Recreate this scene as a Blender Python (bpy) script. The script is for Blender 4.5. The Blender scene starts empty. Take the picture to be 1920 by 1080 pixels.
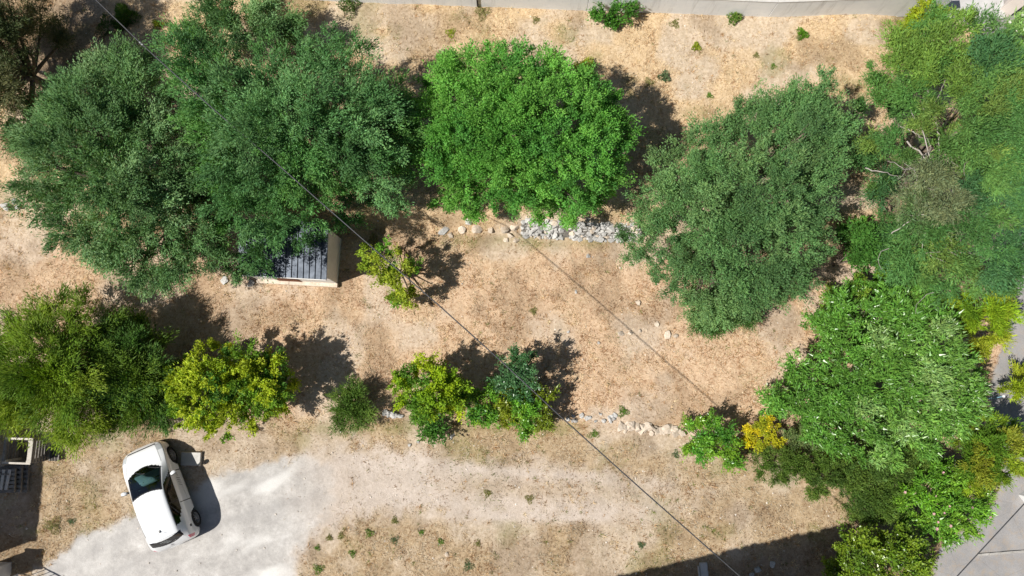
import bpy, bmesh, math, random
import numpy as np
from mathutils import Vector, Matrix
from math import radians, sin, cos, pi

# ------------------------------------------------------------------ camera, light
SC = bpy.context.scene
COL = SC.collection
W0, H0, FOC = 1920.0, 1080.0, 1350.0
CAMH, PITCH = 27.0, math.atan(170/1350)
SUN_AZ, SUN_EL = radians(20), radians(53)      # azimuth = where the shadows point

cd = bpy.data.cameras.new('camera'); cam = bpy.data.objects.new('camera', cd); COL.objects.link(cam)
cam.location = (0, 0, CAMH); cam.rotation_euler = (PITCH, 0, 0)
cd.sensor_width = 36; cd.lens = 36*FOC/W0; cd.clip_end = 2000
SC.camera = cam

wd = bpy.data.worlds.new('World'); SC.world = wd; wd.use_nodes = True
nt = wd.node_tree; bg = nt.nodes['Background']
sky = nt.nodes.new('ShaderNodeTexSky'); sky.sky_type = 'NISHITA'; sky.sun_disc = False
sky.sun_elevation = SUN_EL; sky.sun_rotation = radians(250)
nt.links.new(sky.outputs[0], bg.inputs[0]); bg.inputs[1].default_value = 0.053
sl = bpy.data.lights.new('sun', 'SUN'); so = bpy.data.objects.new('sun', sl); COL.objects.link(so)
sl.energy = 5.0; sl.angle = radians(0.53); sl.color = (1, 0.96, 0.89)
so.rotation_euler = Vector((cos(SUN_AZ)*cos(SUN_EL), sin(SUN_AZ)*cos(SUN_EL), -sin(SUN_EL))).to_track_quat('-Z', 'Y').to_euler()
so.location = (-20, -8, 40)
vs = SC.view_settings; vs.view_transform = 'Standard'; vs.look = 'None'; vs.gamma = 1; vs.exposure = 0.34; vs.use_curve_mapping = False
SC.cycles.max_bounces = 6; SC.cycles.diffuse_bounces = 3; SC.cycles.transparent_max_bounces = 8
SC.cycles.use_denoising = True
SC.cycles.denoiser = 'OPENIMAGEDENOISE'
SC.cycles.denoising_input_passes = 'RGB_ALBEDO_NORMAL'
SC.render.filter_size = 1.5

rng = np.random.default_rng(7)
random.seed(7)
CP, SP = cos(PITCH), sin(PITCH)

# ------------------------------------------------------------------ small helpers
def smooth(a, b, x):
    t = np.clip((x-a)/(b-a), 0, 1); return t*t*(3-2*t)

_perm = np.random.default_rng(3).permutation(1024); _val = np.random.default_rng(4).random(1024)
def vnoise(x, y, s=1.0, k=0):
    x = np.asarray(x, float)*s+100+37*k; y = np.asarray(y, float)*s+100+11*k
    xi = np.floor(x).astype(int); yi = np.floor(y).astype(int); fx = x-xi; fy = y-yi
    fx = fx*fx*(3-2*fx); fy = fy*fy*(3-2*fy)
    def h(a, b): return _val[(_perm[a % 1024]+b*57+k*13) % 1024]
    return (h(xi, yi)*(1-fx)+h(xi+1, yi)*fx)*(1-fy)+(h(xi, yi+1)*(1-fx)+h(xi+1, yi+1)*fx)*fy
def fbm(x, y, s=1.0, o=4, k=0):
    r = 0; a = .5; t = 0
    for i in range(o): r = r+a*vnoise(x, y, s*2**i, k+i); t += a; a *= .5
    return r/t

def to_px(x, y, z):
    x = np.asarray(x, float); y = np.asarray(y, float); z = np.asarray(z, float)-CAMH
    yc = y*CP+z*SP; zc = -y*SP+z*CP
    return W0/2+FOC*x/(-zc), H0/2-FOC*yc/(-zc)
def at(px, py, z=0.0):
    """the point of height z that the photograph shows at a pixel"""
    dx = (px-W0/2)/FOC; dy = (H0/2-py)/FOC
    wy = dy*CP+SP; wz = dy*SP-CP
    t = (z-CAMH)/wz
    return Vector((dx*t, wy*t, z))

WALLLINE = [(-30, 6.9), (-19, 6.6), (-3.2, 5.95), (0.5, 5.78), (4.5, 5.62), (14, 5.9), (30, 5.9)]
LOWLINE = [(-30, -2.6), (-19, -2.6), (-8, -2.15), (0, -1.85), (6, -1.75), (9, -2.2), (12, -2.7), (30, -3.0)]
def height(x, y):
    x = np.asarray(x, float); y = np.asarray(y, float)
    wl = np.interp(x, *zip(*WALLLINE)); ll = np.interp(x, *zip(*LOWLINE))
    ease = smooth(16.5, 13.5, x)
    wide = 0.28+0.5*smooth(1.5, -3.0, x)*smooth(-9, -4, x)
    h = 0.62*smooth(-wide*.5, wide*.5, y-wl)*ease - 0.28*smooth(.35, -.25, y-ll)
    h = h+0.07*(fbm(x, y, .35, 2, 5)-.5)+0.10*(fbm(x, y, 1.3, 3, 6)-.5)*1.0
    return h
def gnd(px, py):
    """ground point seen at a pixel"""
    z = 0.0
    for i in range(6):
        p = at(px, py, z); z = float(height(p.x, p.y))
    return at(px, py, z)
def onground(x, y): return Vector((x, y, float(height(x, y))))

# ------------------------------------------------------------------ material helpers
def newmat(name):
    m = bpy.data.materials.new(name); m.use_nodes = True
    t = m.node_tree; return m, t, t.nodes['Principled BSDF']
def node(t, typ, **kw):
    n = t.nodes.new(typ)
    for k, v in kw.items():
        if k in n.inputs: n.inputs[k].default_value = v
        else: setattr(n, k, v)
    return n
def noise(t, vec, scale, detail=4, rough=.6):
    n = node(t, 'ShaderNodeTexNoise'); n.inputs['Scale'].default_value = scale; n.inputs['Detail'].default_value = detail
    n.inputs['Roughness'].default_value = rough
    if vec is not None: t.links.new(vec, n.inputs['Vector'])
    return n.outputs['Fac']
def ramp(t, fac, stops):
    r = node(t, 'ShaderNodeValToRGB'); e = r.color_ramp.elements
    while len(e) < len(stops): e.new(.5)
    for i, (p, c) in enumerate(stops): e[i].position = p; e[i].color = (*c, 1) if len(c) == 3 else c
    t.links.new(fac, r.inputs[0]); return r.outputs[0]
def mix(t, fac, a, b, blend='MIX'):
    n = node(t, 'ShaderNodeMix', data_type='RGBA', blend_type=blend)
    for s, v in ((n.inputs[0], fac), (n.inputs[6], a), (n.inputs[7], b)):
        if isinstance(v, (int, float)): s.default_value = v
        elif isinstance(v, tuple): s.default_value = (*v, 1)
        else: t.links.new(v, s)
    return n.outputs[2]
def mth(t, op, a, b=None, clamp=False):
    n = node(t, 'ShaderNodeMath', operation=op, use_clamp=clamp)
    for i, v in enumerate((a, b)):
        if v is None: continue
        if isinstance(v, (int, float)): n.inputs[i].default_value = v
        else: t.links.new(v, n.inputs[i])
    return n.outputs[0]
def bump(t, b, h, strength, dist):
    n = node(t, 'ShaderNodeBump'); n.inputs['Strength'].default_value = strength; n.inputs['Distance'].default_value = dist
    t.links.new(h, n.inputs['Height']); t.links.new(n.outputs[0], b.inputs['Normal'])
def objco(t): return node(t, 'ShaderNodeTexCoord').outputs['Object']

def rough_mat(name, c1, c2, scale=6, rough=.85, bscale=30, bstr=.4, bdist=.01, metal=0, rnd=0.0, spec=.3):
    m, t, b = newmat(name); co = objco(t)
    n = noise(t, co, scale, 5, .65)
    c = ramp(t, n, [(.3, c1), (.7, c2)])
    if rnd:
        oi = node(t, 'ShaderNodeObjectInfo')
        v = mth(t, 'ADD', mth(t, 'MULTIPLY', oi.outputs['Random'], rnd), 1-rnd*.5)
        mm = node(t, 'ShaderNodeVectorMath', operation='SCALE'); t.links.new(c, mm.inputs[0]); t.links.new(v, mm.inputs['Scale']); c = mm.outputs[0]
    t.links.new(c, b.inputs['Base Color']); b.inputs['Roughness'].default_value = rough; b.inputs['Metallic'].default_value = metal
    b.inputs['Specular IOR Level'].default_value = spec
    bump(t, b, noise(t, co, bscale, 4, .7), bstr, bdist)
    return m

# ------------------------------------------------------------------ mesh helpers
def tag(o, label=None, cat=None, group=None, kind=None):
    if label: o['label'] = label
    if cat: o['category'] = cat
    if group: o['group'] = group
    if kind: o['kind'] = kind
    return o
def link(name, me, mat=None, parent=None):
    o = bpy.data.objects.new(name, me); COL.objects.link(o)
    if mat is not None and me is not None and not me.materials: me.materials.append(mat)
    if parent is not None: o.parent = parent
    return o
def thing(name, label, cat, loc=(0, 0, 0), rz=0, group=None):
    o = bpy.data.objects.new(name, None); COL.objects.link(o); o.location = loc; o.rotation_euler = (0, 0, rz)
    o.empty_display_size = .2
    return tag(o, label, cat, group)
def bm_mesh(bm, name, smooth_=False):
    me = bpy.data.meshes.new(name)
    if smooth_:
        for f in bm.faces: f.smooth = True
    bm.to_mesh(me); bm.free(); return me
def box(bm, c, s, M=None, bev=0.0):
    r = bmesh.ops.create_cube(bm, size=1.0)
    vs_ = r['verts']
    for v in vs_: v.co = Vector((v.co.x*s[0]+c[0], v.co.y*s[1]+c[1], v.co.z*s[2]+c[2]))
    if bev:
        es = list({e for v in vs_ for e in v.link_edges})
        g = bmesh.ops.bevel(bm, geom=es, offset=bev, segments=1, affect='EDGES')
        vs_ = list({v for f in g['faces'] for v in f.verts} | {v for v in vs_ if v.is_valid})
    if M is not None: bmesh.ops.transform(bm, matrix=M, verts=vs_)
    return vs_
def box_obj(name, c, s, mat, parent=None, bev=0.0, M=None):
    bm = bmesh.new(); box(bm, c, s, M, bev); return link(name, bm_mesh(bm, name), mat, parent)
def np_mesh(name, V, F, mat=None, col=None, smooth_=False):
    V = np.asarray(V, np.float32); F = np.asarray(F, np.int32); k = F.shape[1]
    me = bpy.data.meshes.new(name); me.vertices.add(len(V)); me.vertices.foreach_set('co', V.ravel())
    me.loops.add(F.size); me.loops.foreach_set('vertex_index', F.ravel())
    me.polygons.add(len(F)); me.polygons.foreach_set('loop_start', np.arange(0, F.size, k, dtype=np.int32))
    try: me.polygons.foreach_set('loop_total', np.full(len(F), k, np.int32))
    except Exception: pass
    me.update(calc_edges=True)
    if smooth_: me.polygons.foreach_set('use_smooth', np.ones(len(F), bool))
    else: me.polygons.foreach_set('use_smooth', np.zeros(len(F), bool))
    if col is not None:
        a = me.attributes.new('Col', 'FLOAT_COLOR', 'POINT')
        a.data.foreach_set('color', np.concatenate([col, np.ones((len(col), 1))], 1).astype(np.float32).ravel())
    if mat: me.materials.append(mat)
    return me
def tube_arrays(paths, sides=6):
    """paths: list of (points Nx3, radii N)"""
    Vs, Fs, off = [], [], 0
    ang = np.arange(sides)*2*pi/sides
    for P, R in paths:
        P = np.asarray(P, float); R = np.asarray(R, float); n = len(P)
        T = np.gradient(P, axis=0); T /= np.linalg.norm(T, axis=1, keepdims=True)+1e-9
        ref = np.where(np.abs(T[:, 2:3]) > .9, np.array([[1., 0, 0]]), np.array([[0, 0, 1.]]))
        A = np.cross(T, ref); A /= np.linalg.norm(A, axis=1, keepdims=True)+1e-9; B = np.cross(T, A)
        ring = P[:, None, :]+R[:, None, None]*(A[:, None, :]*np.cos(ang)[None, :, None]+B[:, None, :]*np.sin(ang)[None, :, None])
        Vs.append(ring.reshape(-1, 3))
        i = np.arange(n-1)[:, None]*sides; j = np.arange(sides)[None, :]; j2 = (j+1) % sides
        Fs.append(np.stack([i+j, i+j2, i+sides+j2, i+sides+j], -1).reshape(-1, 4)+off)
        off += n*sides
    return np.concatenate(Vs), np.concatenate(Fs)
def tube_obj(name, paths, mat, parent=None, sides=6):
    V, F = tube_arrays(paths, sides); return link(name, np_mesh(name, V, F, mat, smooth_=True), None, parent)
def lathe(bm, prof, n=24, axis='y', c=(0, 0, 0)):
    """prof: list of (axial, radius)"""
    rings = []
    for a, r in prof:
        ring = []
        for i in range(n):
            t = 2*pi*i/n; p = (r*cos(t), a, r*sin(t)) if axis == 'y' else (r*cos(t), r*sin(t), a)
            ring.append(bm.verts.new((p[0]+c[0], p[1]+c[1], p[2]+c[2])))
        rings.append(ring)
    for A, B in zip(rings, rings[1:]):
        for i in range(n): bm.faces.new((A[i], A[(i+1) % n], B[(i+1) % n], B[i]))
    return rings

# ------------------------------------------------------------------ ground
def seg_dist(px, py, poly, closed=True):
    poly = np.asarray(poly, float); d = np.full(np.shape(px), 1e9)
    n = len(poly)
    for i in range(n if closed else n-1):
        a = poly[i]; b = poly[(i+1) % n]; ab = b-a; L = max(ab@ab, 1e-9)
        t = np.clip(((px-a[0])*ab[0]+(py-a[1])*ab[1])/L, 0, 1)
        d = np.minimum(d, np.hypot(px-a[0]-t*ab[0], py-a[1]-t*ab[1]))
    return d
def inside(px, py, poly):
    r = np.zeros(np.shape(px), bool); n = len(poly)
    for i in range(n):
        x1, y1 = poly[i]; x2, y2 = poly[(i+1) % n]
        if y1 == y2: continue
        c = ((y1 > py) != (y2 > py)) & (px < (x2-x1)*(py-y1)/(y2-y1)+x1)
        r ^= c
    return r
def sdf(px, py, poly):
    d = seg_dist(px, py, poly); return np.where(inside(px, py, poly), d, -d)

GRAVEL = [(-400, 1400), (-60, 1130), (60, 1072), (110, 1030), (220, 968), (300, 930), (395, 893), (480, 872), (560, 856), (620, 866), (640, 900), (620, 960), (590, 1000), (548, 1040), (545, 1100), (560, 1400)]
DIRT = [(440, 900), (540, 868), (640, 838), (700, 834), (780, 850), (860, 862), (960, 868), (1100, 884), (1230, 900), (1330, 925), (1300, 955), (1200, 975), (1090, 975), (980, 968), (860, 962), (760, 964), (680, 972), (610, 996), (560, 1030), (540, 1060), (450, 1060)]
ROAD = [(1742, 1100), (1760, 1030), (1820, 985), (1868, 940), (1885, 860), (1868, 800), (1855, 740), (1860, 700), (1885, 640), (1905, 560), (1900, 300), (1890, 100), (1790, 35), (1790, 20), (2100, -60), (2600, 400), (2600, 1500), (1760, 1500)]

def zones(x, y, z):
    px, py = to_px(x, y, z)
    wob = (fbm(x, y, 1.2, 4, 1)-.5)*70
    wob2 = (fbm(x, y, 3.4, 4, 2)-.5)*90
    g = smooth(-9, 14, sdf(px, py, GRAVEL)+wob*.5+wob2*.3)
    g = g*(1-smooth(520, 680, px+wob)*.85)
    d = smooth(-26, 22, sdf(px, py, DIRT)+wob*.7+wob2*.5)
    mid = np.exp(-((py-(912+.06*(px-900)))/22)**2)*smooth(760, 930, px)
    d = d*(1-.55*mid)*(1-.45*smooth(1050, 1400, px))
    rut = np.exp(-((py-(965+.02*(px-900)))/13)**2)*smooth(700, 860, px)*smooth(1350, 1080, px)
    rut2 = np.exp(-((py-(882+.05*(px-900)))/12)**2)*smooth(800, 900, px)*smooth(1250, 1050, px)
    d = np.clip(np.maximum(d, (rut+rut2)*.95*(.5+fbm(x, y, 1.5, 3, 9))), 0, 1)
    r = smooth(-2.5, 2.5, sdf(px, py, ROAD)+wob2*.12)
    # bare greyish earth patches and weedy green patches
    bare = smooth(.48, .66, fbm(x, y, .6, 4, 21))
    low = smooth(770, 830, py-.02*(px-960))
    up = smooth(470, 400, py)
    green = smooth(.55, .75, fbm(x, y, .9, 4, 31))*(.30*low+.35*up+.06)
    green = np.maximum(green, .55*np.exp(-((py-455)/14)**2)*smooth(790, 850, px)*smooth(1190, 1130, px)*fbm(x, y, 2, 3, 33)*1.6)
    green = np.maximum(green, .6*np.exp(-((py-800)/14)**2)*smooth(540, 620, px)*smooth(1120, 1040, px)*fbm(x, y, 2, 3, 34)*1.7)
    litter_shade = np.maximum(smooth(.5, .75, fbm(x, y, .8, 3, 41))*.55, .9*smooth(260, 120, px)*smooth(220, 120, py))  # random litter patches, plus painted shade in the upper left corner
    litter_shade = np.maximum(litter_shade, .75*smooth(1030, 1060, py-.23*(1500-px)+20)*smooth(1180, 1260, px))  # cast shadow of the lower house, painted into the ground colour
    TR = [(-40, 1230), (120, 1095), (260, 1020), (400, 958), (540, 915), (680, 900), (860, 925), (1060, 930), (1300, 945)]
    dt = seg_dist(px, py, TR, False)
    tr = np.exp(-((dt-26)/9)**2)*(.35+1.1*fbm(x, y, .9, 3, 51))
    pale = smooth(.50, .68, fbm(x*.6+y*.5, y*1.6-x*.9, .55, 4, 55))*np.exp(-((px-470)/230)**2)
    return dict(tr=np.clip(tr, 0, 1), pale=np.clip(pale, 0, 1), g=g, d=d, r=r, bare=bare, low=low, up=up, green=np.clip(green, 0, 1), litter_shade=np.clip(litter_shade, 0, 1), px=px, py=py)

def ground_material():
    m, t, b = newmat('ground_surface'); co = objco(t)
    a1 = node(t, 'ShaderNodeVertexColor', layer_name='zone_a'); a2 = node(t, 'ShaderNodeVertexColor', layer_name='zone_b')
    s1 = node(t, 'ShaderNodeSeparateColor'); t.links.new(a1.outputs[0], s1.inputs[0])
    s2 = node(t, 'ShaderNodeSeparateColor'); t.links.new(a2.outputs[0], s2.inputs[0])
    n1 = noise(t, co, 1.6, 5, .65); n2 = noise(t, co, 9, 5, .7); n3 = noise(t, co, 42, 3, .7)
    mixn = mth(t, 'ADD', mth(t, 'MULTIPLY', n2, .55), mth(t, 'MULTIPLY', n3, .45))
    straw = ramp(t, mixn, [(.30, (.26, .162, .094)), (.44, (.48, .33, .212)), (.56, (.62, .46, .312)), (.72, (.72, .585, .435))])
    straw = mix(t, mth(t, 'MULTIPLY', ramp(t, n1, [(.38, (0, 0, 0)), (.66, (1, 1, 1))]), .5), straw, (.54, .39, .27))
    n4 = noise(t, co, 4.2, 6, .72)
    straw = mix(t, mth(t, 'MULTIPLY', ramp(t, n4, [(.52, (0, 0, 0)), (.66, (1, 1, 1))]), .62), straw, (.33, .18, .095))
    palest = ramp(t, mixn, [(.30, (.29, .19, .105)), (.46, (.51, .37, .22)), (.58, (.65, .495, .32)), (.74, (.75, .62, .45))])
    straw = mix(t, s2.outputs[2], straw, palest)
    earth = ramp(t, n2, [(.3, (.36, .29, .22)), (.5, (.50, .42, .335)), (.7, (.61, .53, .45))])
    c = mix(t, mth(t, 'MULTIPLY', s2.outputs[1], .0), straw, earth)
    low0 = ramp(t, mixn, [(.30, (.20, .135, .075)), (.44, (.35, .255, .155)), (.56, (.46, .355, .235)), (.72, (.60, .49, .36))])
    low = mix(t, mth(t, 'MULTIPLY', ramp(t, n4, [(.52, (0, 0, 0)), (.68, (1, 1, 1))]), .55), low0, (.22, .15, .085))
    sep_low = a1.outputs[1]
    c = mix(t, sep_low, c, low)
    c = mix(t, mth(t, 'MULTIPLY', a2.outputs[1], .6), c, earth)
    gr = ramp(t, n2, [(.3, (.12, .13, .035)), (.7, (.24, .22, .08))])
    c = mix(t, s2.outputs[0], c, gr)
    litter_shade_tone = ramp(t, mixn, [(.35, (.10, .062, .035)), (.55, (.22, .145, .085)), (.7, (.40, .29, .18))])
    c = mix(t, mth(t, 'MULTIPLY', s2.outputs[1], .75), c, litter_shade_tone)  # brown litter tone, also darkening the two painted shade areas
    dirt = ramp(t, mth(t, 'ADD', mth(t, 'MULTIPLY', n1, .35), mth(t, 'MULTIPLY', mixn, .65)), [(.34, (.34, .275, .225)), (.46, (.46, .39, .33)), (.56, (.535, .46, .40)), (.70, (.64, .575, .52))])
    c = mix(t, s1.outputs[1], c, dirt)
    grav = ramp(t, mth(t, 'ADD', mth(t, 'MULTIPLY', n1, .5), mth(t, 'MULTIPLY', mixn, .5)), [(.34, (.27, .258, .248)), (.45, (.37, .352, .335)), (.54, (.45, .43, .408)), (.66, (.58, .56, .54))])
    a3 = node(t, 'ShaderNodeVertexColor', layer_name='zone_c'); s3 = node(t, 'ShaderNodeSeparateColor'); t.links.new(a3.outputs[0], s3.inputs[0])
    grav = mix(t, mth(t, 'MULTIPLY', s3.outputs[0], .55), grav, (.33, .315, .305))
    grav = mix(t, mth(t, 'MULTIPLY', s3.outputs[1], .75), grav, (.66, .645, .62))
    speck = ramp(t, noise(t, co, 75, 2, .8), [(.28, (.45, .45, .45)), (.45, (1, 1, 1)), (.62, (1, 1, 1)), (.75, (1.5, 1.5, 1.5))])
    grav = mix(t, .8, grav, speck, 'MULTIPLY')
    c = mix(t, s1.outputs[0], c, grav)
    asph = ramp(t, mth(t, 'ADD', mth(t, 'MULTIPLY', n1, .4), mth(t, 'MULTIPLY', n3, .6)), [(.3, (.20, .195, .195)), (.5, (.275, .265, .262)), (.7, (.36, .345, .335))])
    vor = node(t, 'ShaderNodeTexVoronoi', feature='DISTANCE_TO_EDGE'); vor.inputs['Scale'].default_value = .55; t.links.new(co, vor.inputs['Vector'])
    crack = ramp(t, vor.outputs['Distance'], [(.0, (.35, .35, .35)), (.012, (1, 1, 1))])
    asph = mix(t, .22, asph, crack, 'MULTIPLY')
    asph = mix(t, mth(t, 'MULTIPLY', ramp(t, n4, [(.5, (0, 0, 0)), (.7, (1, 1, 1))]), .6), asph, (.34, .27, .2))
    c = mix(t, s1.outputs[2], c, asph)
    t.links.new(c, b.inputs['Base Color']); b.inputs['Roughness'].default_value = .95; b.inputs['Specular IOR Level'].default_value = .1
    hard = mth(t, 'SUBTRACT', 1.0, mth(t, 'MULTIPLY', mth(t, 'MAXIMUM', s1.outputs[0], s1.outputs[2]), .75))
    bump(t, b, mth(t, 'MULTIPLY', mixn, hard), .8, .06)
    return m
M_GROUND = ground_material()

def build_ground():
    x0, x1, y0, y1, st = -28.0, 28.0, -15.0, 23.0, .115
    xs = np.arange(x0, x1+st, st); ys = np.arange(y0, y1+st, st)
    X, Y = np.meshgrid(xs, ys); Z = height(X, Y)
    zz = zones(X, Y, Z)
    Z = Z+(1-zz['r'])*(1-.8*zz['g'])*(1-.6*zz['d'])*.035*(fbm(X, Y, 6, 2, 8)-.5)*2 - zz['r']*(Z+.28)*.0
    nx, ny = len(xs), len(ys)
    V = np.stack([X, Y, Z], -1).reshape(-1, 3)
    i = np.arange(ny-1)[:, None]*nx+np.arange(nx-1)[None, :]
    F = np.stack([i, i+1, i+nx+1, i+nx], -1).reshape(-1, 4)
    za = np.stack([zz['g'], zz['d'], zz['r'], zz['low']], -1).reshape(-1, 4)
    zc_ = np.stack([zz['tr'], zz['pale'], 0*zz['tr'], 0*zz['tr']+1], -1).reshape(-1, 4)
    zb = np.stack([zz['green'], zz['litter_shade'], zz['up'], zz['bare']], -1).reshape(-1, 4)
    fz = za[F].mean(1)
    cls = np.zeros(len(F), int)
    cls[fz[:, 1] > .5] = 2; cls[fz[:, 0] > .5] = 1; cls[fz[:, 2] > .5] = 3
    for k, (nm, lab) in enumerate((('ground', 'dry straw covered ground of the terraced plot'), ('gravel_drive', 'pale grey gravel drive under the white car'), ('dirt_track', 'bare pinkish dirt track leading on from the gravel'), ('asphalt_road', 'grey asphalt road along the right edge'))):
        f = F[cls == k]; used, inv = np.unique(f, return_inverse=True)
        me = np_mesh(nm, V[used], inv.reshape(-1, 4), M_GROUND, smooth_=True)
        for an, arr in (('zone_a', za), ('zone_b', zb), ('zone_c', zc_)):
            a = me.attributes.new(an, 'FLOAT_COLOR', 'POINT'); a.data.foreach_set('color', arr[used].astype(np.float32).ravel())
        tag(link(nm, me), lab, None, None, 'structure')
    # surroundings far beyond the frame
    q = [(-300, -300, 300, -15.05), (-300, 23.05, 300, 300), (-300, -15.05, -28.05, 23.05), (28.05, -15.05, 300, 23.05)]
    V = []; F = []
    for (a, b_, c_, d_) in q:
        n = len(V); V += [(a, b_, -.3), (c_, b_, -.3), (c_, d_, -.3), (a, d_, -.3)]; F.append((n, n+1, n+2, n+3))
    me = np_mesh('surrounding_land', V, F, M_GROUND)
    for an, val in (('zone_a', (0, 0, 0, .5)), ('zone_b', (.1, .2, .3, .2))):
        a = me.attributes.new(an, 'FLOAT_COLOR', 'POINT'); a.data.foreach_set('color', np.tile(np.array(val, np.float32), len(V)))
    tag(link('surrounding_land', me), 'flat dry land beyond the plot', None, None, 'structure')
build_ground()

# ------------------------------------------------------------------ vegetation
def col_mat(name, rough=.55, trans=.3, spec=.3):
    m, t, b = newmat(name)
    a = node(t, 'ShaderNodeVertexColor', layer_name='Col')
    t.links.new(a.outputs[0], b.inputs['Base Color']); b.inputs['Roughness'].default_value = rough; b.inputs['Specular IOR Level'].default_value = spec
    if trans:
        tr = node(t, 'ShaderNodeBsdfTranslucent')
        g = mix(t, 1.0, a.outputs[0], (1.25, 1.2, .55), 'MULTIPLY'); t.links.new(g, tr.inputs[0])
        mx = node(t, 'ShaderNodeMixShader'); mx.inputs[0].default_value = trans
        t.links.new(b.outputs[0], mx.inputs[1]); t.links.new(tr.outputs[0], mx.inputs[2])
        t.links.new(mx.outputs[0], t.nodes['Material Output'].inputs[0])
    return m
M_LEAF = col_mat('leaf_matte', .6, .28, .25)
M_LEAFG = col_mat('leaf_glossy', .33, .22, .5)
M_STRAW = col_mat('straw', .8, .25, .15)
M_FLOWER = col_mat('petal', .6, .3, .2)
M_BARK = rough_mat('bark', (.10, .075, .055), (.22, .18, .14), 9, .95, 40, .8, .02)
M_TWIG = rough_mat('dry_twig', (.26, .23, .20), (.42, .38, .34), 9, .9, 60, .4, .005)

def unit(v): return v/(np.linalg.norm(v, axis=-1, keepdims=True)+1e-9)
def leaf_arrays(C, D, N, L, Wd, fold=.2, tri=False):
    D = unit(D); S = unit(np.cross(D, N)); N = np.cross(S, D)
    L = L[:, None]; Wd = Wd[:, None]
    if tri:      # small leaves: one pointed face each
        V = np.stack([C-D*L*.45+S*Wd*.5, C+D*L*.55-N*L*.06, C-D*L*.45-S*Wd*.5], 1).reshape(-1, 3)
        return V, np.arange(len(C)*3).reshape(-1, 3)
    a = C-D*L*.5; b = C+S*Wd*.5+N*Wd*fold+D*L*.02; c = C+D*L*.5-N*L*.08; d = C-S*Wd*.5+N*Wd*fold+D*L*.02
    V = np.stack([a, b, c, d], 1).reshape(-1, 3)
    return V, np.arange(len(C)*4).reshape(-1, 4)
def leaves_obj(name, C, D, N, L, Wd, col, mat, parent=None, fold=.2, tri=False):
    V, F = leaf_arrays(C, D, N, L, Wd, fold, tri)
    me = np_mesh(name, V, F, mat, np.repeat(col, F.shape[1], 0)); return link(name, me, None, parent)

def poisson(r, poly, spacing, n_try):
    poly = np.asarray(poly); lo = poly.min(0); hi = poly.max(0)
    P = lo+r.random((n_try, 2))*(hi-lo); P = P[inside(P[:, 0], P[:, 1], poly)]
    out = []
    for p in P:
        if all((p[0]-q[0])**2+(p[1]-q[1])**2 > spacing*spacing for q in out): out.append(p)
    return np.array(out)

SPEC = {   # leaf length, width, colours, lobe radius, clump radius, leaves per m2, upright, radial sweep, leaves per clump
 'olive':   dict(L=.105, W=.043, cols=[(.098, .195, .062), (.150, .255, .105), (.082, .165, .055)], lobe=.74, clump=.24, dens=3000, up=.25, rad=.6, mat='m', hue=.16, per=100),
 'carob':   dict(L=.078, W=.054, cols=[(.105, .295, .042), (.145, .355, .056), (.085, .250, .042), (.13, .32, .05)], lobe=.58, clump=.19, dens=3900, up=.35, rad=.30, mat='m', hue=.14, per=85),
 'holm':    dict(L=.082, W=.046, cols=[(.095, .195, .062), (.130, .235, .080), (.080, .165, .055)], lobe=.60, clump=.21, dens=3200, up=.3, rad=.25, mat='m', hue=.14, per=90),
 'mimosa':  dict(L=.145, W=.040, cols=[(.085, .205, .055), (.115, .235, .055), (.070, .175, .060), (.085, .20, .05), (.15, .24, .05)], lobe=.60, clump=.26, dens=2400, up=.1, rad=.45, mat='m', hue=.2, per=80),
 'oleander': dict(L=.165, W=.058, cols=[(.165, .330, .060), (.240, .400, .115), (.130, .285, .045)], lobe=.44, clump=.18, dens=1550, up=.55, rad=.2, mat='g', hue=.25, per=42),
 'lemon':   dict(L=.100, W=.066, cols=[(.28, .400, .020), (.37, .460, .026), (.14, .270, .022), (.32, .41, .02), (.075, .185, .022)], lobe=.40, clump=.16, dens=2200, up=.35, rad=.2, mat='m', hue=.2, per=62),
 'fig':     dict(L=.13, W=.085, cols=[(.085, .235, .032), (.12, .28, .038), (.07, .19, .03)], lobe=.42, clump=.24, dens=1200, up=.5, rad=.2, mat='m', hue=.15, per=26),
 'wispy':   dict(L=.15, W=.034, cols=[(.190, .310, .022), (.26, .370, .030), (.135, .245, .024)], lobe=.60, clump=.28, dens=2600, up=.2, rad=.9, mat='m', hue=.18, per=75),
 'conifer': dict(L=.14, W=.042, cols=[(.25, .390, .02), (.33, .44, .025), (.16, .30, .02), (.34, .40, .03)], lobe=.38, clump=.17, dens=2900, up=.35, rad=.6, mat='m', hue=.2, per=70),
 'cypress': dict(L=.085, W=.036, cols=[(.095, .170, .025), (.125, .205, .034), (.078, .145, .026)], lobe=.32, clump=.14, dens=3600, up=.6, rad=.3, mat='m', hue=.14, per=75),
 'citrus':  dict(L=.105, W=.066, cols=[(.095, .280, .032), (.140, .330, .034), (.19, .36, .03)], lobe=.34, clump=.17, dens=2000, up=.4, rad=.2, mat='g', hue=.2, per=50),
 'feather': dict(L=.15, W=.026, cols=[(.095, .180, .030), (.130, .215, .038)], lobe=.4, clump=.22, dens=3000, up=.75, rad=.4, mat='m', hue=.15, per=70),
 'broom':   dict(L=.07, W=.050, cols=[(.55, .49, .015), (.50, .48, .02), (.34, .38, .02), (.60, .52, .02)], lobe=.26, clump=.12, dens=2800, up=.4, rad=.2, mat='m', hue=.15, per=60),
 'greydry': dict(L=.10, W=.034, cols=[(.10, .125, .045), (.13, .14, .06), (.08, .11, .04)], lobe=.6, clump=.26, dens=1700, up=.2, rad=.3, mat='m', hue=.2, per=60),
}

def bez(a, b, bend, n=7):
    t = np.linspace(0, 1, n)[:, None]; m = (a+b)/2+bend
    return (1-t)**2*a+2*t*(1-t)*m+t*t*b

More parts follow.
